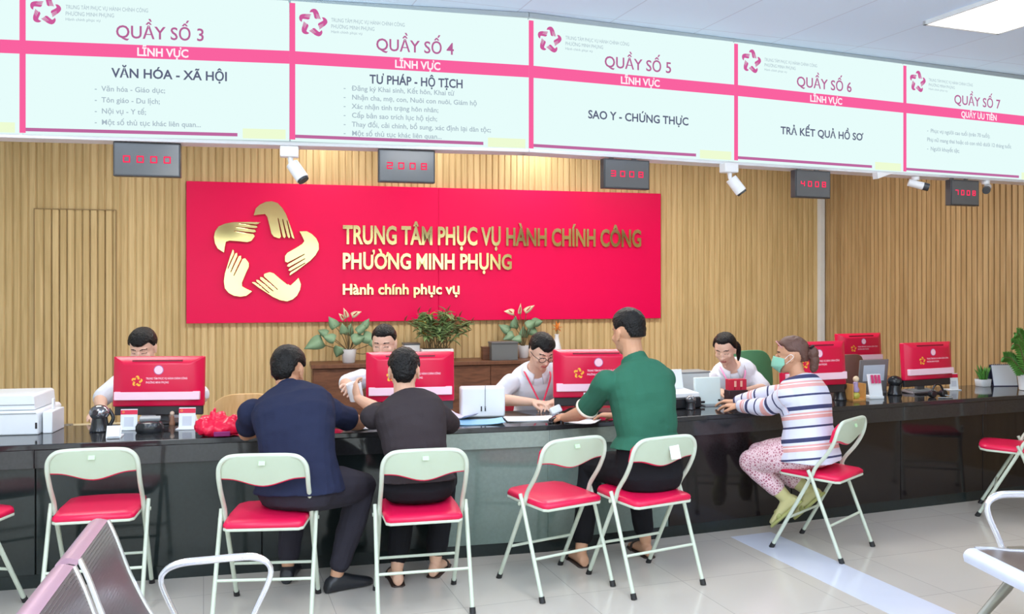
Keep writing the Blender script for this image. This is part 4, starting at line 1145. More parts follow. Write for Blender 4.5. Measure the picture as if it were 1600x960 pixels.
def person(label, origin, hip, hipyaw, neck, shyaw, head, hyaw, hpitch, knees, ankles, toes, elbows, wrists, hands, skin, shirt, trousers, hair, hroll=0.0, hk=1.0,
           sw=0.178, scale=1.0, dscale=1.0, sleeve=0.62, shoe=None, collar=None, woman=False, voxel=0.0042, hem=-0.04, neckline=None, sleeve_r=0.060, long_sleeve=False, footk=1.0, trouser_len=0.97, shirt_in=0.014, leg_in=0.016, hair_kw=None, wr=0.006, wearpants=True, ptop=0.09, group=None, seed=0.0):
    O = V((origin[0], origin[1], 0))
    L = lambda p: V(p) - O
    hip, neck, head = L(hip), L(neck), L(head)
    rh, fh = frame_yaw(hipyaw); rs, fs = frame_yaw(shyaw)
    spine = (neck - hip).normalized()
    shs = {}
    for s in (-1, 1): shs[s] = neck - V((0, 0, 0.075)) * 0.9 - spine * 0.03 + rs * (s * sw)
    H = HeadF(head, hyaw, hpitch, hroll, hk)
    kn = {-1: L(knees[0]), 1: L(knees[1])}; an = {-1: L(ankles[0]), 1: L(ankles[1])}
    el = {-1: L(elbows[0]), 1: L(elbows[1])}; wrs = {-1: L(wrists[0]), 1: L(wrists[1])}
    b = MB()
    b.rings(torso_rings(hip, neck, rh, rs, PROF, 0.0, scale=scale, dscale=dscale))
    limb(b, [neck - spine * 0.05, lerp(neck, H.p(0, -.012, -.055), .5) , H.p(0, -.014, -.035)], [.066, .057, .055] if not woman else [.055, .044, .044])
    head_shape(b, H, woman)
    for s in (-1, 1):
        limb(b, [shs[s], lerp(shs[s], el[s], .35), el[s]], [.053 * scale, .047 * scale, .039])
        limb(b, [el[s], lerp(el[s], wrs[s], .3), wrs[s]], [.039, .040, .025])
        hd = hands[0] if s < 0 else hands[1]
        hand(b, wrs[s], hd[0], hd[1], s, hd[2], 0.95 if woman else 1.0)
        hj = hip + rh * (s * 0.088)
        limb(b, [hj, lerp(hj, kn[s], .5), kn[s]], [.088 * scale, .075 * scale, .053])
        limb(b, [kn[s], lerp(kn[s], an[s], .3), an[s]], [.053, .054, .034])
        tt = toes[0] if s < 0 else toes[1]
        foot_rings(b, an[s], tt[0], tt[1], footk)
    me = remesh(b, voxel, 2, 'person')
    idx = paint_head(me, H)
    body = obj('person', me, [skin, BROW, LIP], None, angle=0)
    body.data.polygons.foreach_set('material_index', idx)
    body.location = O
    tag(body, label, 'person')
    # shirt
    c = MB()
    pr = [(t, rx, ry) for t, rx, ry in PROF if t >= hem]
    pr = [(hem, .186, .146)] + [(t, rx + .010 * max(0, 1 - max(t, 0) / .3), ry + .014 * max(0, 1 - max(t, 0) / .3)) for t, rx, ry in pr]
    pr = pr[:-2] + [(0.965, .108, .080), (1.0, .074, .068)]
    c.rings(torso_rings(hip, neck, rh, rs, pr, shirt_in, scale=scale, dscale=dscale))
    for s in (-1, 1):
        a = shs[s]; d_ = (el[s] - a)
        if long_sleeve:
            limb(c, [a, lerp(a, el[s], .4), el[s]], [.068 * scale, .062 * scale, .054]); limb(c, [el[s], lerp(el[s], wrs[s], .35), lerp(el[s], wrs[s], .93)], [.054, .055, .041])
        else:
            e_ = a + d_ * sleeve
            limb(c, [a, lerp(a, e_, .5), e_], [.067 * scale, sleeve_r * scale + .003, sleeve_r * scale + .002])
        c.ell(a, (.066 * scale,) * 3)
    if collar is True:
        nr = V(neck); ring = []
        tg = (H.p(0, -.012, -.055) - neck).normalized()
        r0 = (rs - tg * rs.dot(tg)).normalized(); f0 = tg.cross(r0)
        rr_ = []
        for q_, dz_ in ((.086, -.022), (.070, .030), (.064, .034), (.060, .0), (.066, -.022)):
            rr_.append([neck + tg * (dz_ + 0.006 - 0.024 * math.sin(a)) + r0 * (q_ * math.cos(a)) + f0 * (q_ * math.sin(a) + .004) for a in [2 * math.pi * j / 28 for j in range(28)]])
        c.rings(rr_, closed=True)

    if collar == 'open':
        tg = (H.p(0, -.012, -.055) - neck).normalized(); tg = (tg + V((0, 0, 1))).normalized()
        r0 = (rs - tg * rs.dot(tg)).normalized(); f0 = tg.cross(r0); cm = MB(); rows = []
        for i in range(33):
            a = R(112) + (R(428) - R(112)) * i / 32          # open in front (90 degrees)
            w_ = abs(i - 16) / 16.0
            def cp(q, hh): return neck + tg * hh + r0 * (q * math.cos(a)) + f0 * (q * math.sin(a) + .004)
            rows.append([cp(.064, .028 - .030 * w_ ** 2), cp(.074, .036 - .032 * w_ ** 2), cp(.102, -.006 - .050 * w_ ** 3), cp(.094, -.014 - .050 * w_ ** 3)])
        cm.rings(rows); obj('collar', cm, shirt, body, angle=0)
    sm = remesh(c, 0.0055, 2, 'shirt')
    wrinkle(sm, wr, 7.0, seed, (1, 1, 1.6))
    so = obj('shirt', sm, shirt, body, angle=0)
    if wearpants:
        c = MB()
        pp = [(-0.19, .11, .08), (-0.145, .150, .112), (-0.04, .172, .128), (0.05, .166, .122), (ptop, .150, .108), (ptop + .03, .13, .09)]
        c.rings(torso_rings(hip, neck, rh, rs, pp, leg_in * .7, scale=scale, dscale=dscale))
        for s in (-1, 1):
            hj = hip + rh * (s * 0.088); e_ = lerp(kn[s], an[s], trouser_len)
            limb(c, [hj, lerp(hj, kn[s], .5), kn[s]], [.090 * scale + leg_in * .7, .076 * scale + leg_in, .055 + leg_in])
            limb(c, [kn[s], lerp(kn[s], e_, .4), e_], [.055 + leg_in, .054 + leg_in, .042 + leg_in])
        tm = remesh(c, 0.0065, 2, 'trousers'); wrinkle(tm, wr, 8.0, seed + 3, (1, 1, 1))
        to = obj('trousers', tm, trousers, body, angle=0)
    if shoe:
        for s in (-1, 1):
            tt = toes[0] if s < 0 else toes[1]
            if shoe[0] == 'shoe':
                c = MB(); foot_rings(c, an[s], tt[0], tt[1], footk * 1.04, 0.006, sole=0.078)
                m_ = remesh(c, 0.005, 2, 'shoe')
                sh = obj('shoe', m_, shoe[1], body, angle=0)
            else:
                t_ = V(tt[0]).normalized(); u_ = V(tt[1]); u_ = (u_ - t_ * u_.dot(t_)).normalized(); x_ = t_.cross(u_)
                c = MB(); base = an[s] - u_ * (0.083 * footk)
                pol = []
                for q, w_ in ((-.072, .02), (-.055, .036), (0, .038), (.06, .042), (.12, .050), (.17, .044), (.205, .02)): pol.append((q * footk, w_ * footk))
                ou = [(q, w_) for q, w_ in pol] + [(q, -w_) for q, w_ in pol[::-1]]
                c.rings([[base + t_ * q + x_ * w_ - u_ * .012 for q, w_ in ou], [base + t_ * q + x_ * w_ + u_ * .004 for q, w_ in ou]])
                sd = obj('sandal_sole', c, shoe[1], body, bevel=.003)
                c = MB(); arc = []
                for i in range(11):
                    a = math.pi * i / 10
                    arc.append(base + t_ * (.105 * footk) + x_ * (math.cos(a) * .050 * footk) + u_ * (math.sin(a) * .056 * footk))
                c.tube(arc, 0.016, 8, flat=0.25, up=t_); obj('sandal_strap', c, shoe[1], body, angle=0)
    hb = hair_cap(H, **(hair_kw or {}))
    ho = obj('hair', hb, hair, body, angle=0)
    return body, H, O, dict(neck=neck, rs=rs, fs=fs, shs=shs, hip=hip, el=el, wr=wrs, shirt=so, hair=ho)

UP = V((0, 0, 1)); DN = V((0, 0, -1))
def cloth(name, c, rough=0.85, bump=0.25, var=0.05): return mat(name, c, rough, spec=0.2, var=var, vscale=6, bump=bump, bscale=320)
NAVY = cloth('polo_navy', (36, 42, 68)); CHAR = cloth('tee_charcoal', (56, 50, 54)); GREEN = cloth('polo_green', (50, 106, 86)); WHITE = cloth('shirt_white', (232, 236, 246), var=0.02)
TR1 = cloth('trousers_slate', (50, 48, 58)); TR2 = cloth('trousers_black', (26, 26, 31)); SHOE = mat('shoe_black', (36, 38, 44), 0.4); SAND = mat('sandal_dark', (62, 48, 44), 0.5)
FWD = V((0, 1, 0))

# man in navy: leans on the counter, turned slightly, right knee out
person('person in navy polo shirt seated on a folding chair, elbows on the counter', (-1.05, 4.36), (-1.045, 4.40, .575), R(-16), (-1.155, 4.665, 1.000), R(2), (-1.192, 4.765, 1.115), R(-8), R(22),
       [(-1.16, 4.80, .52), (-.775, 4.66, .53)], [(-1.19, 4.76, .085), (-.90, 4.60, .085)], [((-.1, 1, 0), UP), ((.8, .6, 0), UP)],
       [(-1.425, 4.80, .775), (-.835, 4.90, .815)], [(-1.30, 4.99, .80), (-1.01, 5.03, .79)], [((.75, .65, 0), (.1, 0, -1), .35), ((-.9, .4, 0), (0, 0, -1), .35)],
       SKIN2, NAVY, TR1, HAIR, scale=1.14, dscale=1.06, sleeve=.56, sleeve_r=.055, shoe=('shoe', SHOE), collar=True, sw=.198, seed=1.0, hair_kw=dict(front=.5, back=-1.05, top=.018, sidet=.012), trouser_len=.86, hem=-0.03, wr=.007, hk=1.07)
# person in charcoal: back to camera, both forearms forward, left hand raised
person('person in charcoal t-shirt and black trousers seated, back turned, handing over paper', (-.49, 4.45), (-.475, 4.50, .575), R(8), (-.555, 4.655, .985), R(6), (-.565, 4.685, 1.118), R(6), R(12),
       [(-.585, 4.90, .52), (-.37, 4.94, .52)], [(-.605, 4.72, .085), (-.415, 4.86, .085)], [((-.25, 1, 0), UP), ((.2, 1, 0), UP)],
       [(-.72, 4.86, .885), (-.335, 4.90, .805)], [(-.872, 5.08, .925), (-.42, 5.10, .80)], [((-.35, .6, .75), (.8, .3, -.2), .55), ((-.5, .8, 0), (0, 0, -1), .4)],
       SKIN, CHAR, TR2, HAIR, scale=.98, dscale=1.0, sleeve=.90, shoe=('sandal', SAND), collar=None, sw=.172, seed=5.0, hair_kw=dict(front=.5, back=-1.0, top=.018, sidet=.011), trouser_len=.86, hem=0.04, ptop=.14, wr=.006, hk=1.0, sleeve_r=.056)
# man in green: upright
gm, GH, GO, GJ = person('person in green polo shirt with white sleeve trim seated upright at the counter', (.73, 4.80), (.735, 4.815, .575), R(24), (.672, 4.900, 1.145), R(26), (.640, 4.925, 1.305), R(30), R(8),
       [(.455, 5.165, .53), (.715, 5.25, .53)], [(.388, 5.03, .085), (.775, 5.20, .085)], [((-.3, 1, 0), UP), ((-.3, 1, 0), UP)],
       [(.400, 4.985, .86), (.83, 5.08, .86)], [(.31, 5.25, .79), (.62, 5.33, .79)], [((-.15, .9, 0), (.2, 0, -1), .35), ((-.9, .5, 0), (0, 0, -1), .35)],
       SKIN2, GREEN, TR2, HAIR, scale=1.06, dscale=1.0, sleeve=.80, shoe=('sandal', SAND), collar=True, sw=.185, seed=9.0, hair_kw=dict(front=.5, back=-.62, top=.024, sidet=.007), trouser_len=.84, hem=0.20, ptop=.28, wr=.005, hk=1.05, sleeve_r=.056)

TRIM = cloth('trim_cream', (240, 232, 214))
for s in (-1, 1):
    a = GJ['shs'][s]; d_ = (GJ['el'][s] - a); e_ = a + d_ * .86; u_ = d_.normalized(); x_ = u_.cross(UP).normalized(); y_ = u_.cross(x_)
    mb = MB(); mb.tube([e_ + x_ * (.062 * math.cos(2 * math.pi * j / 24)) + y_ * (.062 * math.sin(2 * math.pi * j / 24)) for j in range(24)], .010, 8, closed=True, flat=.5, up=u_)
    obj('sleeve_trim', mb, TRIM, gm, angle=0)
# striped sweater and printed trousers
def stripe_mat():
    m = bpy.data.materials.new('striped_knit'); m.use_nodes = True
    nt = m.node_tree; n = nt.nodes; l = nt.links; b = n['Principled BSDF']; b.inputs['Roughness'].default_value = 0.85
    at = n.new('ShaderNodeAttribute'); at.attribute_name = 'run'
    mu = n.new('ShaderNodeMath'); mu.operation = 'DIVIDE'; mu.inputs[1].default_value = 0.185; l.new(at.outputs['Fac'], mu.inputs[0])
    fr = n.new('ShaderNodeMath'); fr.operation = 'FRACT'; l.new(mu.outputs[0], fr.inputs[0])
    cr = n.new('ShaderNodeValToRGB'); cr.color_ramp.interpolation = 'CONSTANT'
    W_ = rgb(222, 224, 244); N_ = rgb(58, 62, 104); P_ = rgb(226, 168, 166)
    stops = [(0, W_), (.14, N_), (.20, W_), (.42, P_), (.53, rgb(240, 236, 244)), (.56, P_), (.62, W_), (.70, N_), (.83, W_)]
    while len(cr.color_ramp.elements) < len(stops): cr.color_ramp.elements.new(0.99)
    for e_, (p, c) in zip(cr.color_ramp.elements, stops): e_.position = p; e_.color = c
    l.new(fr.outputs[0], cr.inputs[0]); l.new(cr.outputs[0], b.inputs['Base Color'])
    return m
def print_mat():
    m = bpy.data.materials.new('floral_print'); m.use_nodes = True
    nt = m.node_tree; n = nt.nodes; l = nt.links; b = n['Principled BSDF']; b.inputs['Roughness'].default_value = 0.85
    tc = n.new('ShaderNodeTexCoord'); vo = n.new('ShaderNodeTexVoronoi'); vo.inputs['Scale'].default_value = 62; vo.feature = 'DISTANCE_TO_EDGE'
    l.new(tc.outputs['Object'], vo.inputs['Vector'])
    cr = n.new('ShaderNodeValToRGB'); cr.color_ramp.elements[0].position = 0.10; cr.color_ramp.elements[0].color = rgb(240, 210, 218)
    cr.color_ramp.elements[1].position = 0.24; cr.color_ramp.elements[1].color = rgb(186, 112, 132)
    l.new(vo.outputs['Distance'], cr.inputs[0]); l.new(cr.outputs[0], b.inputs['Base Color'])
    return m
SOCK = cloth('sock_olive', (206, 200, 146)); SLIP = mat('slipper_olive', (176, 178, 110), 0.6)
wo, WH, WO_, WJ = person('person in striped sweater, floral trousers and green face mask seated sideways', (1.75, 5.38), (1.785, 5.375, .575), R(50), (1.745, 5.455, 1.005), R(50), (1.715, 5.49, 1.135), R(66), R(4),
       [(1.475, 5.545, .475), (1.56, 5.665, .50)], [(1.665, 5.47, .275), (1.83, 5.56, .30)], [((-.64, .30, -.70), (-.55, .40, .70)), ((-.60, .36, -.72), (-.55, .40, .70))],
       [(1.565, 5.46, .825), (1.60, 5.72, .86)], [(1.440, 5.665, .80), (1.47, 5.86, .80)], [((-.75, .65, 0), (0, .1, -1), .3), ((-.8, .5, 0), (0, 0, -1), .3)],
       SKIN2, stripe_mat(), print_mat(), HAIRB, scale=1.05, dscale=1.08, long_sleeve=True, shoe=('sandal', SLIP), sw=.158, seed=13.0, woman=True, hk=.98, footk=.92, trouser_len=.72, hem=-.12, wr=.004,
       hair_kw=dict(front=.42, back=-.75, side=-.05, top=.014, sidet=.008, sideburn=-.05))
# distance along trunk and sleeves drives the stripes
sm = WJ['shirt'].data
at = sm.attributes.new('run', 'FLOAT', 'POINT'); vals = []
hipP, neckP = WJ['hip'], WJ['neck']; ax_ = (neckP - hipP).normalized()
for v_ in sm.vertices:
    p = v_.co; best = None
    ttr = (p - hipP).dot(ax_); dtr = ((p - hipP) - ax_ * ttr).length - 0.125
    val = ttr; dist = dtr
    for s in (-1, 1):
        a, e_, w_ = WJ['shs'][s], WJ['el'][s], WJ['wr'][s]; run = 0.0
        for q0, q1 in ((a, e_), (e_, w_)):
            d_ = q1 - q0; t = max(0, min(1, (p - q0).dot(d_) / d_.length_squared)); dd_ = (p - q0 - d_ * t).length - 0.058
            if dd_ < dist - 0.004 and (q0 is not a or t > .12): dist = dd_; val = 0.40 - (run + t * d_.length) * 1.05
            run += d_.length
    vals.append(val + 1.0)
at.data.foreach_set('value', vals)
# mask, bun and socks
def face_patch(H, name, parent, m, zlo, zhi, azm, t0):
    mb = MB(); n, q = 26, 14; rows = []
    for i in range(n + 1):
        az = -azm + 2 * azm * i / n; row = []
        for j in range(q + 1):
            z = lerp(zlo, zhi, j / q); f_ = (j / q)
            zz = z
            w_ = abs(az) / azm
            zz = lerp(z, lerp(-.050, -.012, f_), w_ ** 2)
            bul = (1 - w_ ** 2) * math.sin(math.pi * (0.15 + 0.8 * f_)) * 0.022
            rx, ry = .067 + t0, .086 + t0 + bul
            if zz < -.055: 
                k_ = max(0.55, 1 - ((-.055 - zz) / .055) * 0.42); rx *= k_; ry *= k_ * 1.05
            row.append(H.p(rx * math.sin(az), .012 + (ry) * math.cos(az), zz))
        rows.append(row)
    vs = [p for r_ in rows for p in r_]; fs = []
    for i in range(n):
        for j in range(q): fs.append((i * (q + 1) + j, (i + 1) * (q + 1) + j, (i + 1) * (q + 1) + j + 1, i * (q + 1) + j + 1))
    mb.add(vs, fs); o = obj(name, mb, m, parent, angle=0)
    s = o.modifiers.new('thick', 'SOLIDIFY'); s.thickness = 0.002
    return o
mk = face_patch(WH, 'face_mask', wo, cloth('mask_mint', (150, 212, 188)), -.108, .004, R(74), .010)
mb = MB()
for s in (-1, 1):
    mb.tube(smoothpath([WH.p(s * .072, .035, -.015), WH.p(s * .082, .0, .012), WH.p(s * .084, -.018, -.005), WH.p(s * .074, .03, -.045)], 4), 0.0016, 6)
obj('ear_loop', mb, PAPER, mk)
mb = MB(); mb.ell(WH.p(0, -.125, .012), WH.rad(.034, .036, .040), WH.ax()); mb.tube(smoothpath([WH.p(0, -.10, .02), WH.p(0.005, -.13, -.02), WH.p(.01, -.125, -.075), WH.p(.01, -.115, -.11)], 5), [.03] * 8 + [.026] * 4 + [.02] * 2 + [.008] * 2, 12); obj('bun', mb, HAIRB, wo, angle=0)
mb = MB(); mb.tube(smoothpath([WH.p(-.03, -.118, .045), WH.p(0, -.13, .055), WH.p(.03, -.118, .045)], 5), .009, 8); obj('hair_clip', mb, mat('clip_dark', (40, 34, 44), 0.3), wo)
mb = MB(); mb.tube(smoothpath([WH.p(-.074, .045, .055), WH.p(-.05, .075, .085), WH.p(0, .088, .094), WH.p(.05, .075, .085), WH.p(.074, .045, .055)], 5), .0035, 8); obj('headband', mb, mat('band_pink', (206, 150, 150), 0.6), wo)
for k_, (an_, kn_) in enumerate(((V((1.665, 5.47, .275)), V((1.475, 5.545, .475))), (V((1.83, 5.56, .30)), V((1.56, 5.665, .50))))):
    c = MB(); a = an_ - WO_; b_ = kn_ - WO_
    limb(c, [lerp(b_, a, .62), a], [.050, .041]); foot_rings(c, a, ((-.64, .30, -.70), (-.60, .36, -.72))[k_], (-.55, .40, .70), .92, .005)
    obj('sock', remesh(c, .006, 2, 'sock'), SOCK, wo, angle=0)

# clerks behind the counter
def clerk(label, x, y, headp, hyaw, hpitch, neck, shyaw, elbows, wrists, hands, **k):
    r, f = frame_yaw(shyaw)
    hip = V((x, y, .58))
    kn = [hip + f * .42 - r * .11 - V((0, 0, .06)), hip + f * .42 + r * .11 - V((0, 0, .06))]
    an = [hip + f * .34 - r * .11 - V((0, 0, .495)), hip + f * .34 + r * .11 - V((0, 0, .495))]
    kw = dict(shirt=WHITE, trousers=TR2, hair=HAIR, shoe=('shoe', SHOE), collar='open', skin=SKIN3, voxel=.0045, sleeve=.86, wr=.004)
    kw.update(k)
    return person(label, (x, y), hip, shyaw, neck, shyaw, headp, hyaw, hpitch, kn, an, [(f, UP), (f, UP)], elbows, wrists, hands, **kw)
PI = math.pi
# facing the camera: their left arm is at +x of the photo; first entry of each pair is the person's left
a1 = PI + AL
clerk('person in white shirt mostly hidden behind the left red monitor, only hair and eyes showing', -2.30, 6.02, (-2.355, 5.72, 1.165), PI + R(2), R(24), (-2.36, 5.82, 1.02), PI + R(8),
      [(-2.02, 5.86, .84), (-2.62, 5.70, .84)], [(-2.12, 5.66, .80), (-2.50, 5.46, .80)], [((-.1, -1, 0), DN, .4), ((.1, -1, 0), DN, .4)], seed=21.0, hair_kw=dict(front=.40, fringe=.18, back=-.8, top=.022, sidet=.014), sw=.19, hk=1.0)
clerk('person in white shirt behind the middle red monitor reaching for the paper', -.80, 6.18, (-.835, 5.86, 1.185), PI - R(6), R(16), (-.82, 5.96, 1.035), PI + R(4),
      [(-.50, 5.98, .85), (-1.07, 5.76, .93)], [(-.60, 5.78, .80), (-.955, 5.30, .955)], [((-.2, -1, 0), DN, .4), ((.2, -.9, .12), (-.6, 0, -.8), .55)], seed=25.0, hair_kw=dict(front=.46, back=-.8, top=.016, sidet=.008))
c3, H3, O3, J3 = clerk('person in white shirt with glasses and red lanyard looking down at papers', .18, 6.26, (.195, 5.93, 1.125), PI + R(24), R(30), (.165, 6.06, .995), PI + R(10),
      [(.42, 6.00, .80), (-.115, 6.00, .80)], [(.27, 5.84, .80), (.14, 5.82, .805)], [((-.6, -.7, 0), DN, .4), ((.75, -.5, 0), DN, .4)], seed=29.0, hair_kw=dict(front=.40, fringe=.16, back=-.8, top=.020, sidet=.012, part=.4))
c4, H4, O4, J4 = clerk('person with tied black hair and white shirt looking down at the right counter', 1.72, 6.86, (1.560, 6.56, 1.095), PI - R(30), R(26), (1.64, 6.68, .955), PI - R(2),
      [(1.86, 6.60, .80), (1.40, 6.56, .80)], [(1.66, 6.42, .80), (1.50, 6.38, .80)], [((-.7, -.6, 0), DN, .4), ((.5, -.8, 0), DN, .4)], seed=33.0, woman=True, hk=.97, scale=.94, sw=.165, hair_kw=dict(front=.56, back=-.95, side=-.55, top=.016, sidet=.016, sideburn=-.22))
mb = MB(); mb.tube(smoothpath([H4.p(-.03, -.095, .0), H4.p(-.06, -.105, -.03), H4.p(-.066, -.095, -.09), H4.p(-.06, -.085, -.15)], 5), [.02, .024, .026, .027, .027, .026, .025, .024, .022, .02, .018, .016, .014, .011, .008, .005], 12); obj('ponytail', mb, HAIR, c4, angle=0)
# glasses and lanyard of the third clerk
GLS = mat('glasses_black', (30, 30, 34), 0.3)
mb = MB()
for s in (-1, 1):
    ring = []
    for j in range(20):
        a = 2 * PI * j / 20; ring.append(H3.p(s * .033 + .026 * math.cos(a), .101 - .004 * abs(math.cos(a)), .000 + .0175 * math.sin(a)))
    mb.tube(ring, .0022, 6, closed=True); mb.tube([H3.p(s * .059, .097, .004), H3.p(s * .079, .05, .004), H3.p(s * .080, -.005, .004)], .0022, 6)
mb.tube([H3.p(-.008, .103, .003), H3.p(.008, .103, .003)], .0022, 6)
obj('glasses', mb, GLS, c3)
def lanyard(J, H, parent, m, drop):
    nk, r_, f_ = J['neck'], J['rs'], J['fs']; mb = MB()
    for s in (-1, 1):
        mb.tube(smoothpath([nk + r_ * (s * .055) - f_ * .075 + V((0, 0, .0)), nk + r_ * (s * .085) + V((0, 0, -.005)), nk + r_ * (s * .075) + f_ * .095 + V((0, 0, -.055)), nk + r_ * (s * .012) + f_ * .165 + V((0, 0, -drop))], 6), .006, 6, flat=.35, up=f_)
    obj('lanyard', mb, m, parent)
lanyard(J3, H3, c3, mat('lanyard_red', (216, 40, 84), 0.6), .20)
lanyard(J4, H4, c4, mat('lanyard_pink', (236, 150, 196), 0.6), .19)
# ================================================================= things on the counter
PLW = mat('plastic_white', (232, 238, 244), 0.35, var=0.02); PLG = mat('plastic_grey', (150, 156, 160), 0.4); BLK = mat('gloss_black', (36, 38, 42), 0.2); SIL = mat('silver', (190, 192, 198), 0.18, metal=1.0)
def on(px, py): return G(px, py, TOPZ)
# printer at the left edge
p = on(34, 672)
t = thing('printer', 'large white printer at the left edge of the counter', 'printer', p, AL - R(4))
mb = MB(); mb.prism([(-.25, 0), (.152, 0), (.152, .118), (.140, .132), (-.25, .132)], -.19, .19, RX(R(90))); obj('body', mb, PLW, t, bevel=.008, seg=3)
mb = MB(); mb.prism([(-.25, .134), (.128, .134), (.122, .208), (.108, .218), (-.25, .216)], -.16, .17, RX(R(90))); obj('upper_unit', mb, PLW, t, bevel=.006, seg=3)
mb = MB(); mb.box((-.05, -.1715, .163), (.35, .004, .004)); mb.box((-.05, -.1925, .118), (.38, .004, .003)); obj('seam', mb, PLG, t)
mb = MB(); mb.box((-.075, -.171, .170), (.03, .004, .005)); obj('badge', mb, PLG, t)
mb = MB(); mb.box((.141, -.1915, .050), (.010, .006, .034)); obj('port', mb, BLK, t, bevel=.002)
mb = MB(); mb.box((.185, -.05, .06), (.05, .2, .12)); mb.box((.178, -.03, .15), (.012, .03, .06)); obj('side_tray', mb, PLW, t, bevel=.004)
# webcams with round silver heads
def camdoc(px, py, Y, k, label, head, group=None, yaw=0):
    loc = on(px, py)
    t = thing('desk_camera', label, 'camera', loc, yaw, group)
    mb = MB(); mb.lathe([(.052 * k, 0), (.055 * k, .006 * k), (.048 * k, .025 * k), (.042 * k, .06 * k), (.040 * k, .075 * k), (0, .076 * k)]); obj('base', mb, BLK, t)
    mb = MB(); mb.ell((0, -.005, .105 * k), (.055 * k, .05 * k, .044 * k)); obj('head', mb, head, t)
    mb = MB(); mb.cyl((0, -.050 * k, .112 * k), (0, -.060 * k, .112 * k), .016 * k, .014 * k); obj('lens', mb, DARKP, t)
    mb = MB(); mb.tube(smoothpath([(.04 * k, .02, .02), (.062 * k, .03, .07 * k), (.035 * k, .03, .12 * k)], 5), .010 * k); obj('arm', mb, BLK, t)
    return t
camdoc(156, 674, 5, 1.0, 'dark round-headed desk camera left of the left monitor', mat('camera_head', (150, 152, 158), 0.12, metal=0.85), 'desk cameras')
camdoc(1079, 640, 6, .62, 'small silver ball camera beside the man in green', mat('camera_head_silver', (150, 150, 154), 0.15, metal=0.8), 'desk cameras')
camdoc(1312, 625, 6, .95, 'black desk camera right of the woman in stripes', BLK, 'desk cameras')
camdoc(1398, 617, 6.3, .95, 'black desk camera left of the rightmost counter monitor', BLK, 'desk cameras')
# sign stands with red headers (codes left blank)
def stand(px, py, w, h, label, yaw):
    t = thing('sign_stand', label, 'sign', on(px, py), yaw, 'small white sign stands with red headers')
    M_ = RX(R(-6))
    mb = MB(); mb.box((0, 0, h / 2 + .004), (w, .004, h)); move(mb, M_); obj('panel', mb, PLW, t, bevel=.001)
    mb = MB(); mb.box((0, -.0026, h * .88), (w, .0016, h * .22)); move(mb, M_); obj('header', mb, MRED, t)
    obj('logo', move(star_mark(h * .06), M_ @ T(-w * .33, -.0042, h * .89)), YELO, t, smooth=False)
    mb = MB(); mb.box((0, -.0026, h * .40), (w * .56, .0014, w * .58)); move(mb, M_); obj('printed_block', mb, mat('print_grey', (206, 212, 224), 0.7), t)
    mb = MB(); mb.box((0, .02, .003), (w * 1.25, .09, .006)); obj('foot', mb, PLW, t, bevel=.002)
stand(201, 672, .092, .112, 'white sign stand with red header before the left monitor, nearest the black camera', AL - R(8))
stand(292, 671, .092, .118, 'white sign stand with red header before the left monitor, nearest the red bag', AL - R(8))
stand(1491, 610, .075, .125, 'white sign stand with red header right of the rightmost monitor', AR - R(10))
t = thing('paper_holder', 'clear angled holder with pale leaflets near the black camera', 'holder', on(178, 684), AL)
mb = MB(); mb.box((0, 0, .03), (.075, .004, .07), RX(R(-30))); mb.box((0, .03, .003), (.075, .09, .006)); obj('tray', mb, PLW, t)
mb = MB(); mb.box((0, -.008, .034), (.062, .003, .06), RX(R(-30))); obj('leaflet', mb, PAPER, t)
# glossy card reader
t = thing('card_reader', 'glossy black rounded card reader between the two white sign stands', 'reader', on(234, 676), AL)
mb = MB(); mb.rings([[V((.075 * c * math.cos(a), .055 * c * math.sin(a), z)) for a in [2 * math.pi * j / 24 for j in range(24)]] for c, z in ((.9, 0), (1, .012), (1, .035), (.85, .055), (.5, .064))]); obj('body', mb, BLK, t)
mb = MB(); mb.box((0, .012, .075), (.11, .03, .018), RX(R(25))); obj('top_plate', mb, PLG, t, bevel=.004)
mb = MB(); mb.box((0, -.035, .052), (.07, .02, .004), RX(R(40))); obj('window', mb, SIL, t, bevel=.002)
t = thing('desk_figurine', 'tiny brown figurine behind the card reader', 'figurine', on(269, 664), AL)
mb = MB(); mb.lathe([(.016, 0), (.017, .012), (.010, .03), (.012, .045), (.006, .055), (0, .056)]); obj('body', mb, mat('figurine_brown', (150, 108, 84), 0.5), t)
mb = MB(); mb.ell((0, 0, .066), (.013, .012, .014)); obj('head', mb, mat('figurine_cream', (220, 196, 176), 0.5), t)
# red plastic bag
def bag(label, loc, rz):
    t = thing('plastic_bag', label, 'bag', loc, rz)
    b = MB(); b.ell((0, 0, .045), (.125, .085, .05)); b.ell((-.07, 0, .055), (.06, .06, .055)); b.ell((.05, -.01, .05), (.07, .06, .05)); b.ell((.0, .02, .075), (.05, .04, .05))
    b.tube([(-.02, 0, .07), (-.035, .01, .125), (-.02, .0, .15)], [.035, .018, .004]); b.tube([(.06, 0, .07), (.085, -.01, .10), (.12, -.02, .10)], [.03, .016, .004])
    me = remesh(b, .006, 1, 'body')
    for v_ in me.vertices:
        p = v_.co; d_ = 0.016 * abs(noise.noise(p * 14)) + 0.010 * abs(noise.noise(p * 31 + V((3, 0, 0)))) - .006
        v_.co = p + v_.normal * d_; v_.co.z = max(0.001, v_.co.z)
    obj('body', me, mat('bag_red', (226, 16, 66), 0.28, var=.05), t, angle=25)
    mb = MB(); mb.box((.02, -.085, .022), (.085, .008, .028), RX(R(20))); obj('printed_patch', mb, mat('bag_violet', (140, 30, 110), .4), t, bevel=.003)
    return t
bag('crumpled red plastic bag at the left elbow of the person in navy', on(343, 681), AL)
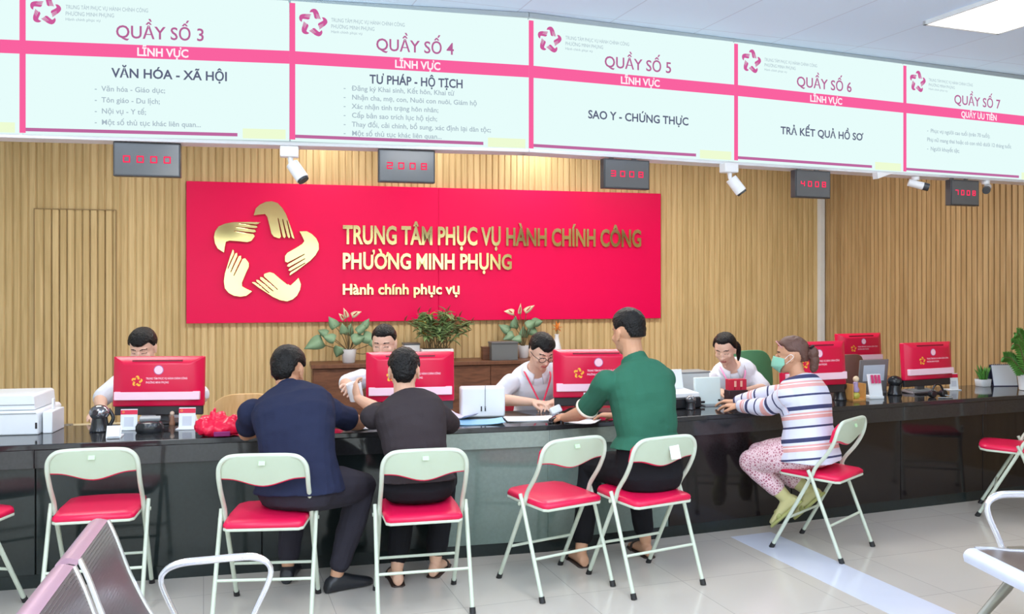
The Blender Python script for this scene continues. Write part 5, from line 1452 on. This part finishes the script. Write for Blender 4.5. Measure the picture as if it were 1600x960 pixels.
# papers
def sheetobj(name, label, cat, loc, rz, w, d, m, n=3, curl=.004, group=None):
    t = thing(name, label, cat, loc, rz, group)
    for k_ in range(n):
        mb = MB(); a = random.uniform(-.08, .08); q = 8; rows = []
        for i in range(q + 1):
            u_ = i / q - .5; z = .001 + k_ * .0016 + curl * (abs(u_) * 2) ** 3
            rows.append([V((u_ * w, -d / 2, z)), V((u_ * w, d / 2, z)), V((u_ * w, d / 2, z + .0012)), V((u_ * w, -d / 2, z + .0012))])
        mb.rings(rows); move(mb, RZ(a)); obj('sheet', mb, m, t, smooth=False)
    return t
random.seed(8)
BLUEP = mat('folder_blue', (150, 204, 238), .3, var=.04)
sheetobj('paper_stack', 'loose white papers between the two middle customers', 'papers', G(578, 668, TOPZ), R(30), .21, .14, PAPER, 3, .012)
sheetobj('plastic_folder', 'pale blue plastic folder lying right of the person in charcoal', 'folder', on(742, 661), R(8), .34, .19, BLUEP, 3, .012)
t = sheetobj('paper_stack', 'pinkish white papers sliding over the pale blue folder', 'papers', on(716, 656) + V((0, .02, .010)), R(-32), .20, .14, mat('paper_lilac', (226, 222, 242), .6), 4, .02)
def acr(t):
    for s in (-1, 1):
        mb = MB(); mb.box((.0 + s * .012, -.0625, .055), (.008, .004, .03)); obj('latch', mb, DARKP, t)
    mb = MB(); mb.box((0.012, -.063, .13), (.004, .004, .14)); obj('seam', mb, PLG, t)
p = on(752, 656)
boxobj('document_box', 'white upright document box behind the blue folder', 'box', (p.x, p.y + .14, TOPZ), AL - R(4), (.275, .12, .185), PLW, .012, acr)
sheetobj('paper_stack', 'white paper stack before the clerk with glasses', 'papers', on(828, 656), R(10), .30, .17, PAPER, 5, .002)
sheetobj('paper_stack', 'loose papers near the left hand of the person in green', 'papers', on(910, 660), R(-18), .20, .16, PAPER, 3, .01)
t = thing('keypad', 'grey keypad lying before the clerk with glasses', 'keypad', on(884, 655), R(12))
mb = MB(); mb.box((0, 0, .01), (.15, .10, .02), RX(R(6))); obj('body', mb, mat('keypad_grey', (120, 130, 150), .4), t, bevel=.004)
for i in range(4):
    for j in range(3): mb = MB(); mb.box((-.045 + i * .03, -.025 + j * .026, .024 + j * .0025), (.022, .018, .006)); obj('key', mb, PLG, t, bevel=.002)
t = thing('stapler', 'black stapler on papers before the clerk with glasses', 'stapler', on(866, 661), R(60))
mb = MB(); mb.box((0, 0, .006), (.11, .03, .010)); obj('base', mb, BLK, t, bevel=.003)
mb = MB(); mb.box((.005, 0, .028), (.115, .026, .018), RY(R(-8))); obj('arm', mb, BLK, t, bevel=.005)
t = thing('tissue_pack', 'small white pack leaning on the counter before the clerk with glasses', 'pack', on(868, 650), R(20))
mb = MB(); mb.box((0, 0, .035), (.075, .04, .05), RX(R(-25)) @ RY(R(-20))); obj('pack', mb, PLW, t, bevel=.01, seg=3)
mb = MB(); mb.box((0, .01, .006), (.06, .05, .012)); obj('base', mb, PLG, t, bevel=.003)
t = thing('sign_stand', 'narrow white acrylic stand between monitor and person in green', 'sign', on(918, 652), AR - R(40))
mb = MB(); mb.box((0, 0, .075), (.05, .005, .15)); obj('panel', mb, PLW, t, bevel=.001)
mb = MB(); mb.box((0, 0, .003), (.07, .08, .006)); obj('foot', mb, PLW, t, bevel=.002)
# rolled paper passed between hands
t = thing('paper_roll', 'white roll of paper passed between two hands over the counter', 'paper', (-.895, 5.175, .905), R(10))
mb = MB(); mb.lathe([(.038, 0), (.040, .002), (.044, .10), (.043, .103), (.036, .10), (.033, .004), (0, .003)], M=RY(R(-12)) @ RX(R(8))); obj('sheet', mb, PAPER, t)
# document scanner, white monitor back, card box at the middle right
p = on(1062, 640)
t = thing('document_scanner', 'black document scanner with white papers right of the person in green', 'scanner', (p.x, p.y + .12, TOPZ), AR)
mb = MB(); mb.prism([(-.13, 0), (.13, 0), (.125, .075), (-.125, .075)], -.11, .11, RX(R(90))); obj('body', mb, BLK, t, bevel=.012, seg=3)
mb = MB(); mb.box((0, .0, .092), (.235, .19, .03), RX(R(4))); obj('paper_feed', mb, PAPER, t, bevel=.003)
mb = MB(); mb.box((0, .10, .165), (.22, .010, .15), RX(R(-12))); obj('feed_tray', mb, PLW, t, bevel=.004)
p = on(1110, 634)
t = thing('monitor', 'white backed monitor standing low before the woman clerk', 'monitor', (p.x, p.y + .02, TOPZ), AR - R(8))
mb = MB(); mb.box((-.02, 0, .098), (.19, .03, .185), RX(R(-3))); obj('back_shell', mb, mat('shell_mint_white', (216, 232, 232), .35), t, bevel=.008, seg=3)
mb = MB(); mb.box((.06, -.018, .035), (.016, .006, .012)); mb.box((-.07, -.018, .025), (.05, .006, .014)); obj('port', mb, BLK, t)
mb = MB(); mb.box((0, 0.0, .004), (.12, .12, .008)); obj('stand_base', mb, PLG, t)
p = on(1092, 622)
boxobj('document_box', 'low pale box lying behind the white backed monitor', 'box', (p.x - .06, p.y + .1, TOPZ), AR, (.27, .16, .175), mat('box_pale', (214, 226, 228), .5), .006, lambda t: obj('lid', MB().box((0, 0, .18), (.28, .17, .012)), PLG, t, bevel=.003))
t = thing('card_rack', 'red leaflet rack with dark base in front of the woman clerk', 'rack', on(1150, 632), AR - R(6))
mb = MB(); mb.box((0, 0, .05), (.145, .07, .10)); obj('base', mb, mat('rack_dark', (58, 40, 48), .4), t, bevel=.004)
for k_ in range(3): mb = MB(); mb.box((-.046 + k_ * .046, 0, .135), (.042, .05, .075)); obj('leaflet_bundle', mb, mat('leaflet_red', (206, 40, 70), .4), t, bevel=.002)
for k_ in range(2): mb = MB(); mb.box((-.02 + k_ * .046, -.0262, .142), (.016, .002, .04)); obj('printed_mark', mb, mat('leaflet_peach', (250, 190, 170), .5), t)
# right-hand clutter
t = thing('leaflet_holder', 'white leaflet holder with magenta cards right of the trinket tray', 'holder', on(1367, 623), AR - R(14))
mb = MB(); mb.box((0, 0, .09), (.10, .012, .17), RX(R(-14))); mb.box((0, .02, .01), (.11, .10, .02)); obj('holder', mb, PLW, t, bevel=.003)
for k_ in range(3): mb = MB(); mb.box((-.026 + k_ * .026, -.012, .140), (.018, .004, .06), RX(R(-14))); obj('card', mb, mat('card_magenta', (206, 50, 110), .5), t)
t = thing('trinket_tray', 'wooden caddy of small trinkets right of the woman in stripes', 'caddy', on(1337, 626), AR)
for x in (-.055, .055): mb = MB(); mb.box((x, 0, .06), (.010, .07, .12)); obj('side', mb, mat('tray_orange', (206, 150, 84), .5), t)
mb = MB(); mb.box((0, 0, .006), (.12, .07, .012)); obj('base', mb, mat('tray_orange', (206, 150, 84), .5), t)
mb = MB(); mb.ell((0, 0, .035), (.032, .026, .028)); obj('lime_ball', mb, mat('ball_lime', (190, 186, 84), .5), t)
mb = MB(); mb.lathe([(.022, .06), (.026, .075), (.015, .10), (.018, .125), (0, .14)]); obj('doll', mb, mat('doll_lilac', (170, 150, 190), .5), t)
mb = MB(); mb.ell((.003, 0, .15), (.022, .02, .022)); obj('doll_head', mb, mat('doll_cream', (226, 206, 176), .5), t)
p = D(1364, 600, 6.66)
t = thing('laptop', 'open grey laptop seen from behind, left of the rightmost monitor', 'laptop', (p.x, p.y, TOPZ), AR)
mb = MB(); mb.box((0, 0, .14), (.27, .012, .24), RX(R(6))); obj('lid', mb, mat('laptop_grey', (120, 118, 120), .4), t, bevel=.004)
mb = MB(); mb.box((0, -.008, .16), (.20, .004, .12), RX(R(6))); obj('label', mb, mat('label_bluegrey', (190, 202, 218), .5), t)
mb = MB(); mb.box((0, .10, .010), (.27, .20, .02)); obj('base', mb, mat('laptop_grey', (120, 118, 120), .4), t, bevel=.004)
p = D(1335, 580, 7.1)
shell_chair('brown rounded chair back behind the trinket caddy', (p.x + .03, p.y + .16, 0), R(20), mat('chair_brown', (128, 92, 82), .6), .83, .44, .34)
t = thing('keyboard', 'pale keyboard under the rightmost red monitor', 'keyboard', on(1437, 614), AR)
mb = MB(); mb.box((0, 0, .011), (.24, .11, .016), RX(R(5))); obj('body', mb, mat('key_grey', (150, 142, 146), .4), t, bevel=.003)
for i in range(4):
    mb = MB(); mb.box((0, -.04 + i * .025, .020 + i * .002), (.22, .018, .004)); obj('key_row', mb, PLG, t)
t = thing('headset', 'black wired headset lying left of the rightmost sign stand', 'headset', on(1465, 621), AR)
mb = MB(); arc = [(.055 * math.cos(a), 0, .02 + .075 * math.sin(a)) for a in [math.pi * i / 14 for i in range(15)]]; mb.tube(arc, .007); obj('headband', mb, BLK, t)
for s in (-1, 1): mb = MB(); mb.cyl((s * .052, -.02, .025), (s * .052, .02, .025), .026, .024); obj('ear_cup', mb, BLK, t, bevel=.004)
mb = MB(); mb.tube(smoothpath([(.05, -.02, .015), (.08, -.05, .008), (.03, -.09, .006), (-.06, -.06, .006)], 5), .004); obj('cable', mb, PLG, t)
# little plant, calendar, palm
def succulent(label, px, py, pw, ph, h, n, m, wleaf, spread, seed_):
    random.seed(seed_)
    t = thing('potted_plant', label, 'plant', on(px, py), AR)
    mb = MB(); mb.rings([[V((pw * c * math.copysign(abs(math.cos(a)) ** .5, math.cos(a)), pw * c * math.copysign(abs(math.sin(a)) ** .5, math.sin(a)) * .8, z)) for a in [2 * math.pi * (j + .5) / 24 for j in range(24)]] for c, z in ((.82, 0), (.9, .004), (1, ph), (.9, ph), (.86, ph - .015))]); obj('pot', mb, POTW, t, angle=50)
    mb = MB(); mb.lathe([(pw * .80, ph - .014), (pw * .3, ph - .008), (0, ph - .008)]); obj('soil', mb, SOIL, t)
    lf = MB()
    for i in range(n):
        a = 2 * math.pi * i / n * 2.4; r_ = .012 + .02 * random.random(); e_ = random.uniform(.45, 1.0)
        tip = (math.cos(a) * spread * e_, math.sin(a) * spread * e_ * .7, ph + h * (1.15 - .45 * e_))
        leaf(lf, (math.cos(a) * r_, math.sin(a) * r_ * .7, ph - .01), tip, wleaf, .12, .35)
    obj('foliage', lf, m, t, angle=0)
succulent('small spiky succulent in a low white pot left of the desk calendar', 1536, 604, .058, .058, .12, 13, LEAF3, .036, .085, 3)
t = thing('desk_calendar', 'plain white desk calendar on a dark stand at the right', 'calendar', on(1567, 603), AR - R(16))
mb = MB(); mb.box((0, -.02, .085), (.20, .003, .165), RX(R(-12))); obj('page', mb, mat('page_bluish', (234, 240, 252), .6, var=.01), t)
mb = MB(); mb.box((0, -.0165, .083), (.21, .003, .175), RX(R(-12))); mb.box((0, .045, .083), (.21, .003, .180), RX(R(18))); mb.box((0, .02, .003), (.21, .13, .006)); obj('stand', mb, mat('calendar_navy', (66, 70, 100), .5), t)
mb = MB()
for i in range(12): mb.tube([(-.09 + i * .0164, -.006, .168), (-.09 + i * .0164, .0, .177), (-.09 + i * .0164, .012, .170)], .0022, 6)
obj('binding', mb, SIL, t)
random.seed(6)
t = thing('potted_plant', 'leafy feathery plant in a white pot at the right edge of the photo', 'plant', on(1606, 610), AR)
mb = MB(); mb.lathe([(.055, 0), (.06, .004), (.072, .115), (.076, .12), (.066, .12), (.062, .105), (0, .105)]); obj('pot', mb, POTW, t)
mb = MB(); mb.lathe([(.062, .104), (.03, .11), (0, .11)]); obj('soil', mb, SOIL, t)
lf = MB(); st = MB()
for (tx, ty, tz) in ((-.17, -.03, .36), (-.10, .0, .44), (.0, -.02, .46), (.12, .02, .40), (-.05, .05, .40), (.16, -.02, .32), (-.20, .02, .26)):
    path = smoothpath([(0, 0, .10), (tx * .3, ty * .3, tz * .6), (tx * .75, ty, tz * .95), (tx * 1.1, ty * 1.2, tz)], 7); st.tube(path, .005, 6)
    for i, p in enumerate(path[5:]):
        dirn = (path[min(len(path) - 1, i + 6)] - path[i + 4]).normalized(); sd = dirn.cross(V((0, 1, .2))).normalized()
        for s in (-1, 1): leaf(lf, p, p + (dirn * .6 + sd * s).normalized() * (.075 - .0018 * i), .030, .1, .2, V((0, -1, .3)))
obj('stem', st, STEM, t); obj('foliage', lf, LEAF3, t, angle=0)
